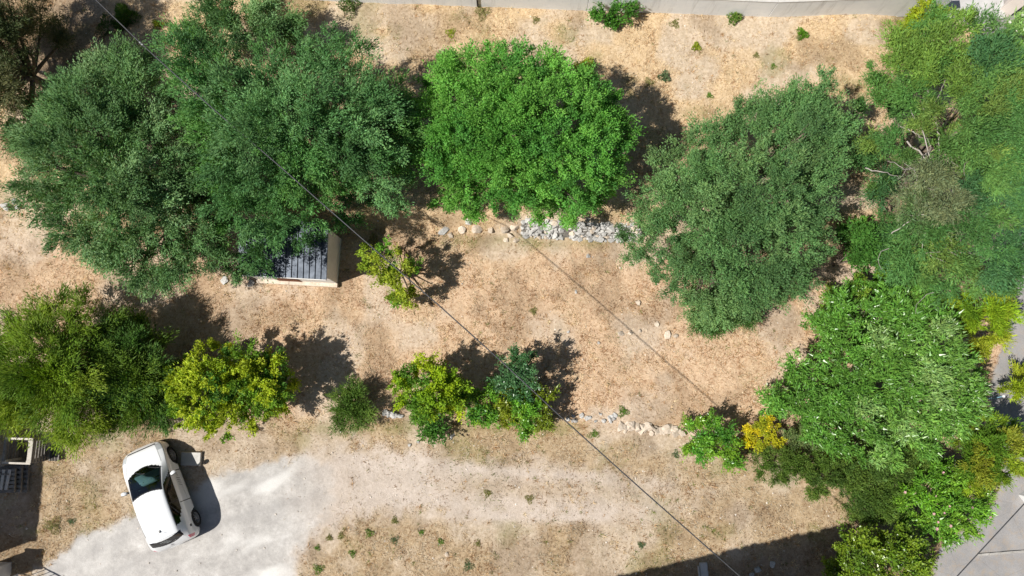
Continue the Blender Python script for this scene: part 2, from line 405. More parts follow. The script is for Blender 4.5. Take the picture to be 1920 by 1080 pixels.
def tree(name, label, cat, outline, zw, ztop, spec, seed, base=None, trunk=.12, group=None, dens=1.0, lobes=1.0, ragged=.35, tone=1.0, cols=None, zmin=None, limbs=12, colz=None, fill=.6, part='crown', flowers=None, lobe_r=None, smoothz=1.0):
    """outline: crown's rim as seen in the photograph, standing at height zw above the local ground; ztop: highest foliage"""
    r = np.random.default_rng(seed); S = dict(SPEC[spec]); S['dens'] *= dens*1.95; S['L'] *= .80; S['W'] *= .82; S['per'] *= 1.45
    c0 = np.mean(outline, 0); g0 = gnd(*c0); zg = g0.z
    zref = zw+.5*(ztop-zw)
    W = np.array([at(px, py, zg+zref)[:2] for px, py in outline])
    cen = W.mean(0)
    if base is None: bpt = onground(*cen)
    else: bpt = gnd(*base)
    zg = bpt.z
    if zmin is None: zmin = zw*.35
    lr = (lobe_r or S['lobe'])
    area = .5*abs(np.dot(W[:, 0], np.roll(W[:, 1], 1))-np.dot(W[:, 1], np.roll(W[:, 0], 1)))
    LC = poisson(r, W, lr*.98/lobes**.5, int(60+area*45))
    dist = seg_dist(LC[:, 0], LC[:, 1], W); dmax = max(dist.max(), .4)
    keep = dist > lr*.30*r.random(len(LC)); LC = LC[keep]; dist = dist[keep]
    u = np.clip(dist/dmax, 0, 1)
    zc = zg+zw+(ztop-zw-lr*.55)*np.sqrt(np.clip(1-(1-u)**2, 0, 1))+(r.random(len(LC))-.55)*lr*1.05*smoothz
    lrad = lr*(.62+.62*r.random(len(LC)))
    lrad = np.minimum(lrad, dist+lr*(.35+ragged*r.random(len(LC))))
    # lower fill lobes, so that the crown has depth
    nf = int(len(LC)*fill)
    if nf:
        k = r.integers(0, len(LC), nf)
        LC = np.concatenate([LC, LC[k]+(r.random((nf, 2))-.5)*lr]); zc = np.concatenate([zc, zg+zmin+lr*.4+(zc[k]-zg-zmin)*r.random(nf)*.7]); lrad = np.concatenate([lrad, lrad[k]*.9]); dist = np.concatenate([dist, dist[k]])
    nl = len(LC); A = np.column_stack([LC, zc])
    cols_ = np.array(cols or S['cols'])
    lobecol = cols_[r.integers(0, len(cols_), nl)]*(.86+.28*r.random((nl, 1)))
    if colz is not None:      # colour follows the place in the crown (young growth, yellowing side)
        for i, p in enumerate(LC):
            q = colz(*to_px(p[0], p[1], zc[i]))
            if q is not None: lobecol[i] = np.array(q)*(.85+.3*r.random())
    ntot = int(area*S['dens'])
    ncl = max(nl*5, int(ntot/S.get('per', 60)))
    pw = lrad**2; pw /= pw.sum()
    li = r.choice(nl, ncl, p=pw)
    d = unit(r.normal(size=(ncl, 3))+np.array([0, 0, .45])); d[:, 2] = np.where(d[:, 2] < -.35, -d[:, 2], d[:, 2])
    rr = lrad[li]*(.34+.74*r.random(ncl)**.55)
    CC = A[li]+d*rr[:, None]*np.array([1, 1, .72])
    CC[:, 2] = np.maximum(CC[:, 2], zg+zmin*.6)
    ccol = lobecol[li]*(.82+.36*r.random((ncl, 1)))
    ci = np.repeat(np.arange(ncl), max(4, ntot//ncl)); n = len(ci)
    e = unit(r.normal(size=(n, 3)))*(r.random((n, 1))**.7)
    cr = S['clump']*(.6+.8*r.random(ncl))
    rad = unit(np.column_stack([CC[:, :2]-cen, np.full(ncl, .35)]))
    axis = unit(d+rad*S['rad']*1.2)
    P = CC[ci]+e*cr[ci][:, None]+axis[ci]*(e*axis[ci]).sum(1, keepdims=True)*cr[ci][:, None]*.7
    D = unit(e*.7+axis[ci]*(.3+S['rad'])+np.array([0, 0, S['up']*.4])+r.normal(size=(n, 3))*.40)
    N = unit(np.array([0, 0, .55])+d[ci]*.8+e*.5+r.normal(size=(n, 3))*.36)
    sz = (.55+.9*r.random(ncl))[ci]**.5; L = S['L']*(.5+1.0*r.random(n))*sz; Wd = S['W']*(.6+.8*r.random(n))*sz
    hue = r.random((n, 1))-.5
    tone *= dict(olive=1.32, holm=1.28, carob=1.14, mimosa=1.1).get(spec, 1.0)
    col = ccol[ci]*(1+S['hue']*2*(r.random((n, 1))-.5))*tone*(1+hue*np.array([[.22, .0, -.2]]))
    root = thing(name, label, cat, bpt, 0, group)
    off = np.array(bpt)
    leaves_obj(part, P-off, D, N, L, Wd, np.clip(col, .004, .9), M_LEAFG if S['mat'] == 'g' else M_LEAF, root, tri=True)
    # trunk with limbs, one continuous branching piece of wood
    fork = np.array([bpt.x+(cen[0]-bpt.x)*.5, bpt.y+(cen[1]-bpt.y)*.5, zg+max(.25, zmin*.8)])
    b0 = np.array(bpt)+np.array([0, 0, -.08])
    paths = [(bez(b0, fork, r.normal(size=3)*.06*np.array([1, 1, 0]), 6)-off, np.linspace(trunk*1.25, trunk*.85, 6))]
    order = r.permutation(nl)[:limbs]
    for k in order:
        tip = A[k]+np.array([0, 0, -.1])
        p = bez(fork, tip, np.append(r.normal(size=2)*.25*lr, -.25*lr), 8)
        paths.append((p-off, np.linspace(trunk*.55, trunk*.10+.004, 8)))
        for q in r.choice(np.where(li == k)[0], min(3, (li == k).sum()), replace=False):
            s = p[5]; paths.append((bez(s, CC[q], r.normal(size=3)*.06, 5)-off, np.linspace(trunk*.18+.004, .004, 5)))
    tube_obj('trunk', paths, M_BARK, root, 6)
    if flowers:
        nfl, fc, fs = flowers
        k = r.integers(0, ncl, nfl); top = CC[k]+np.array([0, 0, .12])+rad[k]*.1
        for p in top: flower(p-off, fs*(.7+.6*r.random()), fc, root, r)
    return root, A, lrad

def flower(p, s, c, parent, r):
    n = 5; a = np.arange(n)*2*pi/n+r.random()
    D = np.column_stack([np.cos(a), np.sin(a), np.full(n, .25)]); C = p+D*s*.45
    leaves_obj('flower', C, D, np.tile([0, 0, 1.], (n, 1)), np.full(n, s), np.full(n, s*.75), np.tile(np.array(c), (n, 1))*(.85+.3*r.random((n, 1))), M_FLOWER, parent, .1)

def ell(cx, cy, rx, ry, n=14, rot=0, wob=.12, seed=1):
    r = np.random.default_rng(seed); a = np.arange(n)*2*pi/n; k = 1+wob*(r.random(n)-.5)*2
    x = np.cos(a)*rx*k; y = np.sin(a)*ry*k
    return [(cx+p*cos(rot)-q*sin(rot), cy+p*sin(rot)+q*cos(rot)) for p, q in zip(x, y)]

# big trees
tree('olive_tree', 'broad grey-green olive tree filling the upper left, below the cable', 'tree',
     [(14, 205), (60, 165), (125, 135), (165, 105), (215, 80), (262, 110), (300, 150), (345, 200), (385, 250), (400, 330), (415, 400), (425, 470), (385, 520), (320, 525), (225, 525), (160, 480), (90, 455), (35, 430), (45, 390), (22, 350), (8, 290)],
     2.6, 4.9, 'olive', 11, fill=1.1, lobes=1.25, trunk=.22, limbs=26, ragged=.5)
tree('olive_tree', 'dense dark olive tree overhanging the shed roof', 'tree',
     [(300, 118), (330, 60), (400, 60), (440, 95), (480, 70), (525, 110), (565, 60), (610, 50), (650, 60), (690, 85), (730, 125), (768, 180), (775, 250), (760, 320), (715, 360), (640, 365), (590, 395), (550, 425), (505, 475), (440, 508), (405, 480), (395, 400), (370, 300), (335, 220)],
     2.9, 5.6, 'olive', 12, fill=1.1, lobes=1.25, trunk=.22, limbs=26, ragged=.5, cols=[(.075, .185, .050), (.110, .230, .080), (.062, .150, .046), (.095, .22, .05)])
tree('olive_tree', 'thin loose olive sapling by the upper left field edge', 'tree',
     [(335, 10), (380, -25), (450, -20), (520, -10), (545, 40), (500, 70), (450, 85), (390, 70), (345, 55)], 1.6, 2.6, 'olive', 13, trunk=.08, limbs=9, dens=1.0, lobes=1.1, fill=.5)
tree('carob_tree', 'round bright green tree in the middle of the upper terrace', 'tree',
     [(762, 205), (785, 145), (835, 105), (885, 88), (930, 84), (970, 90), (1010, 88), (1060, 112), (1112, 132), (1158, 168), (1184, 215), (1188, 268), (1165, 325), (1130, 372), (1080, 395), (1020, 380), (970, 396), (930, 386), (885, 370), (835, 372), (790, 330), (768, 275)],
     1.9, 5.0, 'carob', 14, fill=1.1, trunk=.2, limbs=12, ragged=.2, zmin=.5, lobes=1.35, smoothz=.55)
tree('holm_oak', 'large dark green tree right of the stone wall', 'tree',
     [(1185, 380), (1215, 320), (1245, 275), (1300, 250), (1345, 225), (1400, 195), (1430, 165), (1480, 150), (1530, 125), (1570, 125), (1578, 160), (1600, 215), (1605, 290), (1590, 370), (1565, 440), (1535, 500), (1510, 545), (1440, 560), (1390, 590), (1330, 585), (1290, 570), (1250, 535), (1215, 470), (1190, 430)],
     2.2, 4.6, 'holm', 15, fill=1.0, lobes=1.2, trunk=.2, limbs=24, ragged=.45)
tree('willow_bush', 'deep green narrow-leaved bush at the foot of the large dark tree', 'bush',
     ell(1358, 590, 62, 42, 14, 0, .15, 3), .5, 1.2, 'feather', 16, trunk=.03, limbs=8, cols=[(.05, .135, .025), (.07, .17, .03)], dens=1.1)

def mim(px, py):
    if py < 190 and px < 1830: return (.15, .26, .045) if (int(px/37)+int(py/29)) % 2 else (.10, .225, .05)
    if 1670 < px < 1790 and 300 < py < 430: return (.17, .21, .10) if int(px/23) % 2 else (.11, .19, .065)
    return None
mt, mA, mr = tree('mimosa_tree', 'tall feathery tree with bare grey twigs along the road', 'tree',
     [(1640, 130), (1665, 80), (1710, 55), (1760, 20), (1800, 45), (1850, 60), (1895, 105), (1945, 110), (1960, 230), (1950, 350), (1925, 450), (1905, 530), (1840, 560), (1760, 540), (1700, 500), (1665, 430), (1650, 350), (1625, 270), (1645, 200)],
     2.9, 5.2, 'mimosa', 17, trunk=.16, limbs=24, ragged=.5, colz=mim)
r_ = np.random.default_rng(77)
for (pts, ra) in [([(1700, 265), (1735, 295), (1745, 320), (1760, 345), (1760, 370)], .030), ([(1735, 160), (1752, 195), (1772, 150)], .02), ([(1760, 345), (1735, 255), (1720, 230), (1695, 165)], .022),
                  ([(1680, 232), (1715, 250), (1745, 262)], .022), ([(1745, 315), (1700, 318), (1665, 300)], .018), ([(1622, 315), (1650, 322), (1680, 330), (1710, 345)], .02),
                  ([(1745, 400), (1735, 440), (1725, 480)], .02), ([(1690, 405), (1740, 402), (1770, 415)], .018), ([(1730, 200), (1755, 225), (1760, 260), (1762, 320)], .026), ([(1670, 440), (1700, 420), (1740, 395), (1762, 365)], .02),
                  ([(1790, 330), (1775, 375), (1760, 420)], .016), ([(1850, 480), (1790, 470), (1735, 475)], .016), ([(1725, 470), (1765, 488), (1800, 500)], .014)]:
    P = []
    for i, (a, b_) in enumerate(pts): P.append(np.array(at(a, b_, 4.55+.35*sin(i*1.3)+.25*r_.random())))
    P = np.array(P); s = np.linspace(0, len(P)-1, 14); q = np.column_stack([np.interp(s, np.arange(len(P)), P[:, k]) for k in range(3)])+r_.normal(size=(14, 3))*.02
    tube_obj('bare_branch', [(q-np.array(mt.location), np.linspace(ra, ra*.4, 14))], M_TWIG, mt, 5)

for k in range(34):
    a0, b0_ = r_.normal(1745, 32), r_.normal(355, 70); th = r_.random()*2*pi; Lp = r_.uniform(25, 60); zt_ = r_.uniform(4.2, 5.0)
    P = np.array([np.array(at(a0+cos(th+.3*sin(i))*Lp*i/4, b0_+sin(th+.3*sin(i*1.3))*Lp*i/4, zt_+.08*i)) for i in range(5)])+r_.normal(size=(5, 3))*.03
    tube_obj('bare_twig', [(P-np.array(mt.location), np.linspace(.013, .006, 5))], M_TWIG, mt, 4)
tree('oleander_bush', 'pale glossy-leaved oleander thicket at the right of the plot', 'bush',
     [(1450, 700), (1500, 670), (1545, 640), (1535, 590), (1570, 560), (1640, 535), (1720, 520), (1780, 560), (1805, 620), (1850, 680), (1852, 750), (1825, 810), (1760, 845), (1690, 865), (1620, 860), (1560, 840), (1510, 810), (1465, 775), (1440, 740)],
     1.6, 3.4, 'oleander', 18, trunk=.09, limbs=20, ragged=.45, zmin=.5,
     colz=lambda px, py: ((.13, .30, .045) if px < 1620 or py < 610 else None))
tree('bramble_bush', 'yellow-green scrub filling the gap above the pale oleander', 'bush',
     [(1540, 575), (1560, 545), (1600, 520), (1650, 505), (1700, 505), (1720, 535), (1680, 565), (1620, 585), (1570, 595)], 1.0, 1.9, 'citrus', 61, trunk=.05, limbs=8, cols=[(.14, .27, .03), (.10, .24, .03), (.18, .29, .035)], zmin=.2)
tree('fig_tree', 'vivid green broad-leaved sapling in the gap beside the tall feathery tree', 'tree',
     [(1575, 440), (1605, 410), (1650, 430), (1665, 470), (1640, 510), (1600, 520), (1575, 545), (1555, 530), (1580, 490)], 1.3, 2.4, 'fig', 19, trunk=.05, limbs=8)
tree('conifer_bush', 'small yellow-green bush wedged between fig and oleander', 'bush', ell(1700, 490, 45, 32, 10, .2, .2, 5), 1.6, 2.6, 'conifer', 20, trunk=.05, limbs=5, dens=.7, tone=.8)
tree('conifer_bush', 'golden green conifer at the edge of the road, upper of two', 'bush',
     [(1775, 570), (1830, 545), (1880, 540), (1915, 560), (1905, 610), (1890, 645), (1850, 665), (1810, 640), (1780, 610)], 1.3, 2.6, 'conifer', 21, trunk=.08, limbs=8)
tree('conifer_bush', 'golden green conifer at the edge of the road, lower of two', 'bush',
     [(1800, 800), (1850, 775), (1895, 790), (1925, 830), (1915, 880), (1880, 910), (1830, 920), (1790, 890), (1780, 840)], 1.3, 2.7, 'conifer', 22, trunk=.08, limbs=8, cols=[(.19, .31, .02), (.26, .36, .025), (.11, .22, .02), (.27, .31, .03)])
tree('conifer_bush', 'yellow-green bush cut by the right edge of the photo', 'bush',
     [(1885, 720), (1910, 695), (1960, 690), (1990, 730), (1960, 770), (1915, 760)], .9, 1.7, 'conifer', 23, trunk=.05, limbs=5)
tree('cypress_hedge', 'dark clipped cypress hedge at the corner of the dirt track', 'hedge',
     [(1415, 850), (1460, 832), (1540, 838), (1620, 830), (1700, 830), (1760, 850), (1740, 900), (1715, 940), (1690, 975), (1640, 982), (1590, 972), (1568, 935), (1520, 925), (1465, 912), (1425, 892)], 1.0, 1.9, 'cypress', 24, trunk=.07, limbs=14, zmin=.2, lobes=1.5, dens=1.2, fill=.3)
tree('juniper_bush', 'rounded grey-green bush above the dark clipped hedge', 'bush', ell(1507, 822, 42, 20, 12, .05, .1, 6), .8, 1.5, 'cypress', 25, trunk=.05, limbs=6, cols=[(.16, .22, .08), (.19, .26, .09)], zmin=.2)
tree('oleander_bush', 'bright green oleander with pink flowers beside the asphalt', 'bush',
     [(1700, 900), (1740, 865), (1790, 870), (1830, 920), (1885, 925), (1895, 950), (1860, 985), (1810, 1000), (1775, 1010), (1735, 1005), (1700, 985), (1680, 960), (1690, 925)], 1.2, 2.3, 'oleander', 26, trunk=.06, limbs=10, zmin=.3,
     cols=[(.15, .34, .028), (.20, .39, .04), (.12, .28, .028)], flowers=(26, (.72, .42, .45), .055))
tree('laurel_tree', 'dark green leafy tree at the bottom edge beside the road', 'tree',
     [(1575, 1010), (1610, 985), (1665, 985), (1720, 1005), (1750, 1040), (1745, 1085), (1720, 1120), (1640, 1130), (1580, 1110), (1565, 1060)], 1.6, 3.0, 'citrus', 27, trunk=.09, limbs=12, cols=[(.15, .25, .02), (.20, .30, .025), (.11, .20, .02)], dens=1.15)
tree('citrus_bush', 'small fresh green bush at the end of the white stones', 'bush',
     [(1275, 820), (1300, 790), (1325, 770), (1355, 790), (1385, 820), (1395, 850), (1375, 872), (1340, 855), (1305, 865), (1285, 845)], .8, 1.7, 'citrus', 28, trunk=.04, limbs=8, zmin=.2)
tree('broom_bush', 'yellow flowering bush next to the dark clipped hedge', 'bush', ell(1425, 812, 36, 38, 12, 0, .12, 8), .7, 1.4, 'broom', 29, trunk=.04, limbs=6, zmin=.2)
tree('broom_bush', 'small patch of yellow flowering bush under the pale oleander', 'bush', ell(1572, 856, 30, 14, 10, .3, .2, 9), 1.0, 1.5, 'broom', 30, trunk=.03, limbs=4, zmin=.3)
tree('ivy_bush', 'yellow-green creeper tumbling over the concrete wall end', 'bush',
     [(1665, 65), (1690, 40), (1715, 15), (1750, 5), (1775, 25), (1750, 50), (1720, 70), (1690, 85)], 1.2, 1.9, 'lemon', 31, trunk=.03, limbs=5, tone=.85)
tree('blossom_shrub', 'whitish blossoming shrub in the top right corner', 'bush', ell(1930, 45, 28, 30, 10, 0, .2, 10), 1.2, 1.9, 'oleander', 32, trunk=.04, limbs=5, flowers=(14, (.75, .74, .68), .06))

# row of shrubs along the lower terrace edge
tree('tamarisk_bush', 'large wispy yellow-green shrub at the left edge', 'bush',
     [(-60, 640), (-10, 600), (50, 565), (110, 550), (160, 550), (205, 575), (235, 630), (240, 700), (230, 750), (210, 800), (165, 850), (130, 835), (90, 820), (40, 815), (-20, 820), (-70, 760)], 1.7, 3.5, 'wispy', 33, trunk=.11, limbs=18, ragged=.5, zmin=.4, lobes=1.3, fill=.9, tone=.85)
tree('tamarisk_bush', 'dark shaded shrub between wispy and lemon-coloured ones', 'bush',
     [(190, 610), (235, 590), (280, 615), (320, 650), (335, 700), (320, 755), (300, 800), (245, 815), (200, 800), (180, 720)], 1.3, 2.5, 'wispy', 34, trunk=.07, limbs=9, zmin=.3, lobes=1.4, dens=1.2, cols=[(.07, .16, .025), (.09, .19, .035), (.12, .21, .022)])
tree('lemon_tree', 'lemon-yellow leafed tree above the white car', 'tree',
     [(310, 740), (318, 690), (350, 655), (400, 645), (450, 640), (490, 650), (530, 680), (545, 725), (530, 775), (480, 800), (430, 800), (385, 820), (345, 800), (325, 775)], 1.5, 2.9, 'lemon', 35, trunk=.09, limbs=12, zmin=.4, lobes=1.5, dens=1.25, fill=.9)
tree('fennel_bush', 'low feathery green bush right of the lemon-yellow tree', 'bush', [(615, 745), (640, 725), (680, 725), (705, 750), (700, 785), (665, 805), (630, 800), (615, 775)], .55, 1.2, 'feather', 36, trunk=.03, limbs=6, zmin=.1)
tree('lemon_tree', 'tall yellow-green shrub in the middle of the lower row', 'tree',
     [(725, 715), (755, 690), (790, 672), (825, 668), (855, 690), (870, 730), (865, 770), (830, 790), (790, 795), (765, 770), (745, 745)], 1.3, 2.6, 'lemon', 37, trunk=.06, limbs=9, zmin=.3, lobes=1.5, dens=1.25, fill=.9, cols=[(.31, .45, .015), (.39, .50, .02), (.20, .34, .018), (.10, .22, .02)])
tree('nettle_bush', 'low vivid green bush under the tall yellow-green shrub', 'bush', ell(805, 798, 32, 20, 10, .5, .15, 12), .3, .75, 'fig', 38, trunk=.02, limbs=4, zmin=.08, lobe_r=.3)
tree('citrus_tree', 'bluish green sapling crossed by the cable in the lower row', 'tree', [(932, 700), (948, 665), (968, 650), (998, 655), (1010, 695), (1005, 735), (970, 750), (940, 740)], 1.2, 2.3, 'citrus', 39, trunk=.04, limbs=7, lobes=1.4, fill=.9, cols=[(.06, .165, .055), (.08, .19, .07)], zmin=.3)
tree('mixed_bush', 'spreading green bush with yellow flecks at the cable', 'bush', [(885, 745), (925, 722), (975, 722), (1015, 705), (1040, 725), (1052, 770), (1025, 805), (970, 812), (910, 800), (880, 775)], .7, 1.5, 'citrus', 40, trunk=.05, limbs=9, zmin=.15,
     colz=lambda px, py: (.17, .23, .02) if px > 1005 else ((.24, .30, .02) if 945 < px < 968 else None))
tree('apple_tree', 'small sparse yellow-green tree east of the shed', 'tree', [(668, 475), (690, 450), (720, 455), (745, 440), (775, 462), (800, 490), (798, 525), (775, 560), (745, 575), (715, 545), (690, 515)], 1.3, 2.4, 'lemon', 41, trunk=.06, limbs=14, dens=.5, lobes=1.0, fill=.3, cols=[(.25, .36, .03), (.32, .40, .035), (.14, .33, .03)], lobe_r=.40)
tree('dry_olive', 'half-bare brownish tree cut by the upper left corner', 'tree', [(-260, 60), (-180, -60), (-80, -110), (0, -100), (35, -40), (25, 70), (38, 140), (30, 210), (-60, 270), (-180, 230)], 3.0, 5.2, 'greydry', 42, trunk=.16, limbs=30, dens=1.9, fill=.9)

# small weeds and bushes one can point at
def weed(name, label, px, py, rad, h, cols, seed, n=260, L=.10, W=.03, cat='weed', up=1.0, group='weeds on the dry ground'):
    r = np.random.default_rng(seed); b = gnd(px, py)
    th = r.random(n)*2*pi; q = r.random(n)**.6*rad; lump = 1+.35*np.sin(th*3+seed)
    P = np.column_stack([np.cos(th)*q*lump, np.sin(th)*q*lump, h*(r.random(n)*(1-(q/rad)**2*.7))+.01])
    D = unit(np.column_stack([np.cos(th), np.sin(th), np.full(n, up)])+r.normal(size=(n, 3))*.5)
    N = unit(np.array([0, 0, 1.])+r.normal(size=(n, 3))*.5)
    c = np.array(cols)[r.integers(0, len(cols), n)]*(.75+.5*r.random((n, 1)))
    o = leaves_obj(name, P, D, N, L*(.6+.8*r.random(n)), W*(.7+.6*r.random(n)), c, M_LEAF); o.location = b
    return tag(o, label, cat, group)
G1 = [(.09, .22, .025), (.13, .26, .03), (.2, .26, .06)]; GY = [(.27, .36, .02), (.33, .38, .03)]; GB = [(.09, .17, .07), (.12, .19, .09), (.2, .22, .12)]; GO = [(.19, .22, .06), (.25, .25, .09), (.32, .28, .12)]
tree('green_shrub', 'dense green shrub growing against the concrete wall', 'bush', [(1108, 24), (1130, 12), (1160, 14), (1185, 5), (1198, 18), (1185, 30), (1160, 45), (1130, 38)], .4, 1.0, 'citrus', 51, trunk=.03, limbs=5, zmin=.1, lobe_r=.28, cols=[(.065, .2, .022), (.085, .24, .028)])
weed('weed', 'upright green weed at the foot of the concrete wall', 1374, 37, .26, .5, G1, 1, 420)
weed('weed', 'round bright green weed below the right part of the concrete wall', 1502, 66, .22, .22, [(.10, .24, .015), (.13, .27, .02)], 2, 380)
weed('weed', 'small yellowish green weed halfway down the upper field', 1305, 89, .17, .15, GY, 3, 180)
weed('weed', 'bluish green weed in the middle of the upper field', 1245, 145, .22, .2, GB, 4, 320)
weed('yellow_shrub', 'yellow-green sprig above the round bright green tree', 1096, 130, .36, .6, GY, 5, 600, cat='bush', group='sprigs by the trees')
weed('weed', 'fine green weed beside the dense shrub top', 655, 14, .42, .35, [(.08, .15, .03), (.10, .16, .04)], 6, 600, group='sprigs by the trees')
weed('weed', 'yellow sprig on the shaded slope in the upper left', 297, 48, .2, .25, GY, 7, 200, group='sprigs by the trees')
weed('weed', 'tall green weed next to the cable in the upper left', 238, 35, .45, .5, [(.06, .15, .02), (.1, .18, .02)], 8, 1100, L=.16, group='sprigs by the trees')
weed('weed', 'dark weed in shade left of the cable', 205, 52, .45, .4, [(.06, .12, .02)], 9, 500, group='sprigs by the trees')
WEEDS = [(661, 1037, .14, G1, 'green weed beside the gravel, upper of a pair'), (597, 1067, .2, G1, 'green weed at the bottom edge near the gravel'), (692, 1000, .16, G1, 'green weed at the top of the lower grass patch'),
         (640, 1005, .13, GO, 'olive weed at the gravel side of the lower grass patch'), (618, 1008, .12, GO, 'small olive weed nearest the gravel edge'), (595, 1027, .1, G1, 'tiny green weed left of the lower grass patch'),
         (740, 1013, .15, GB, 'bluish weed in the lower grass patch'), (790, 998, .12, G1, 'green weed right of the bluish one'), (827, 1016, .13, G1, 'green weed in the middle of the lower grass patch'),
         (878, 1060, .2, GB, 'grey-blue weed near the bottom edge, centre'), (740, 976, .14, GO, 'straggly weed on the edge of the dirt track'), (895, 1018, .12, GO, 'olive weed right of the lower grass patch'),
         (1000, 583, .14, GO, 'small weed alone on the middle terrace'), (993, 935, .16, GO, 'weed between the two wheel ruts'), (914, 925, .14, GO, 'brownish weed on the hump of the dirt track'),
         (1168, 772, .2, G1, 'green weed above the lower stones'), (1112, 812, .22, G1, 'green weed below the lower stones, left'), (1266, 852, .15, GB, 'bluish weed left of the fresh green bush'),
         (100, 985, .3, GO, 'low weed in the dry grass left of the car'), (135, 978, .15, GB, 'bluish weed at the gravel edge left of the car'), (1202, 1022, .14, GB, 'grey-blue weed right of the cable, low down'),
         (1216, 155, .2, GO, 'pale weed in the upper field near the round tree'), (1330, 180, .13, G1, 'small green weed low in the upper field'), (1418, 105, .13, GO, 'faint weed in the upper field, right'),
         (1265, 25+20, .2, GO, 'pale weed under the wall, right of the dense shrub'), (845, 62, .2, GY, 'straggly yellow-green weed in the upper field, left'), (905, 25, .3, GO, 'pale straggly weed below the drain pipe'),
         (1005, 38, .15, GO, 'grey weed left of the dense shrub'), (1450, 125, .12, G1, 'small bright weed in the upper field, far right'), (700, 455, .3, GO, 'dry weed in the shade right of the shed')]
for i, (px, py, rad, cc, lab) in enumerate(WEEDS): weed('weed', lab, px, py, rad*.95, rad*.4, cc, 100+i, int(90+1500*rad*rad*3), L=.06, W=.018, up=.5)

# straw, dry stalks and low growth too many to count
def scatter_straw():
    r = np.random.default_rng(5); n = 420000
    x = r.uniform(-21, 21, n); y = r.uniform(-9.5, 17.5, n); z = height(x, y); zz = zones(x, y, z)
    lump = fbm(x, y, 2.2, 3, 61)
    p = (1-zz['g'])*(1-.85*zz['d'])*(1-zz['r'])*(.25+1.1*smooth(.3, .7, lump))*(1-.75*zz['bare'])
    k = r.random(n) < p; x, y, z = x[k], y[k], z[k]; n = len(x)
    low = zz['low'][k]; up = zz['up'][k]; green = zz['green'][k]; litter_shade_tone = zz['litter_shade'][k]
    swirl = fbm(x, y, .5, 2, 71)*12
    a = swirl+r.normal(size=n)*.9
    D = np.column_stack([np.cos(a), np.sin(a), r.random(n)*.7])
    L = .05+.11*r.random(n)**2; P = np.column_stack([x, y, z+.012+D[:, 2]*L*.4+r.random(n)*.02])
    N = unit(np.array([0, 0, 1.])+r.normal(size=(n, 3))*.35)
    base = np.array([[.62, .47, .31], [.68, .55, .39], [.46, .31, .19], [.72, .62, .47], [.34, .205, .12]])
    c = base[r.integers(0, 5, n)]; brown = smooth(.5, .7, fbm(x, y, 2.6, 3, 81)); c = np.where((r.random(n) < brown*.7)[:, None], np.array([.34, .185, .095]), c)
    c = c*(1-low[:, None]*np.array([.22, .16, .08]))
    c = np.where((r.random(n) < up*.35)[:, None], np.array([.72, .58, .38]), c)
    gsel = r.random(n) < np.clip(green*1.1, 0, .8)
    c = np.where(gsel[:, None], np.array([.15, .18, .045])*(.7+.8*r.random((n, 1))), c)
    c = c*(1-.55*litter_shade_tone[:, None]*(r.random((n, 1)) < .8))*(.75+.5*r.random((n, 1)))  # straw is darkened by litter and by the painted shade too
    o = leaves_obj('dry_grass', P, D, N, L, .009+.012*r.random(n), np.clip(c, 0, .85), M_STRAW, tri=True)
    tag(o, 'dry straw grass covering the terraces', 'dry grass', None, 'stuff')
scatter_straw()
def scatter_tufts():
    r = np.random.default_rng(15); n = 26000
    x = r.uniform(-21, 21, n); y = r.uniform(-9.5, 17.5, n); z = height(x, y); zz = zones(x, y, z)
    p = (1-zz['g'])*(1-.9*zz['d'])*(1-zz['r'])*smooth(.42, .68, fbm(x, y, 1.7, 3, 91))*(1-.5*zz['bare'])
    k = r.random(n) < p; x, y, z = x[k], y[k], z[k]; m = len(x); green = zz['green'][k]; low = zz['low'][k]
    nb = 11; i = np.repeat(np.arange(m), nb); n = len(i)
    a = r.random(n)*2*pi; ti = .25+1.1*r.random(n); hgt = (.05+.12*r.random(m)**1.5)[i]*(.6+.8*r.random(n))
    D = np.column_stack([np.cos(a)*ti, np.sin(a)*ti, np.ones(n)])
    D = unit(D); sp = .05*r.random(n)
    P = np.column_stack([x[i]+np.cos(a)*sp, y[i]+np.sin(a)*sp, z[i]])+D*hgt[:, None]*.45
    N = unit(np.column_stack([-np.cos(a), -np.sin(a), np.full(n, .8)])+r.normal(size=(n, 3))*.4)
    base = np.array([[.64, .49, .31], [.70, .57, .39], [.50, .33, .19], [.40, .245, .13]])
    tc = base[r.integers(0, 4, m)]*(.8+.4*r.random((m, 1)))
    tc = np.where((r.random(m) < .05+.25*green+.10*low)[:, None], np.array([.17, .20, .05])*(.7+.6*r.random((m, 1))), tc)
    leaves_obj_ = leaves_obj('grass_tufts', P, D, N, hgt, .010+.012*r.random(n), np.clip(tc[i]*(.8+.4*r.random((n, 1))), 0, .85), M_STRAW, tri=True)
    tag(leaves_obj_, 'standing dry grass tufts over the terraces', 'dry grass', None, 'stuff')
scatter_tufts()

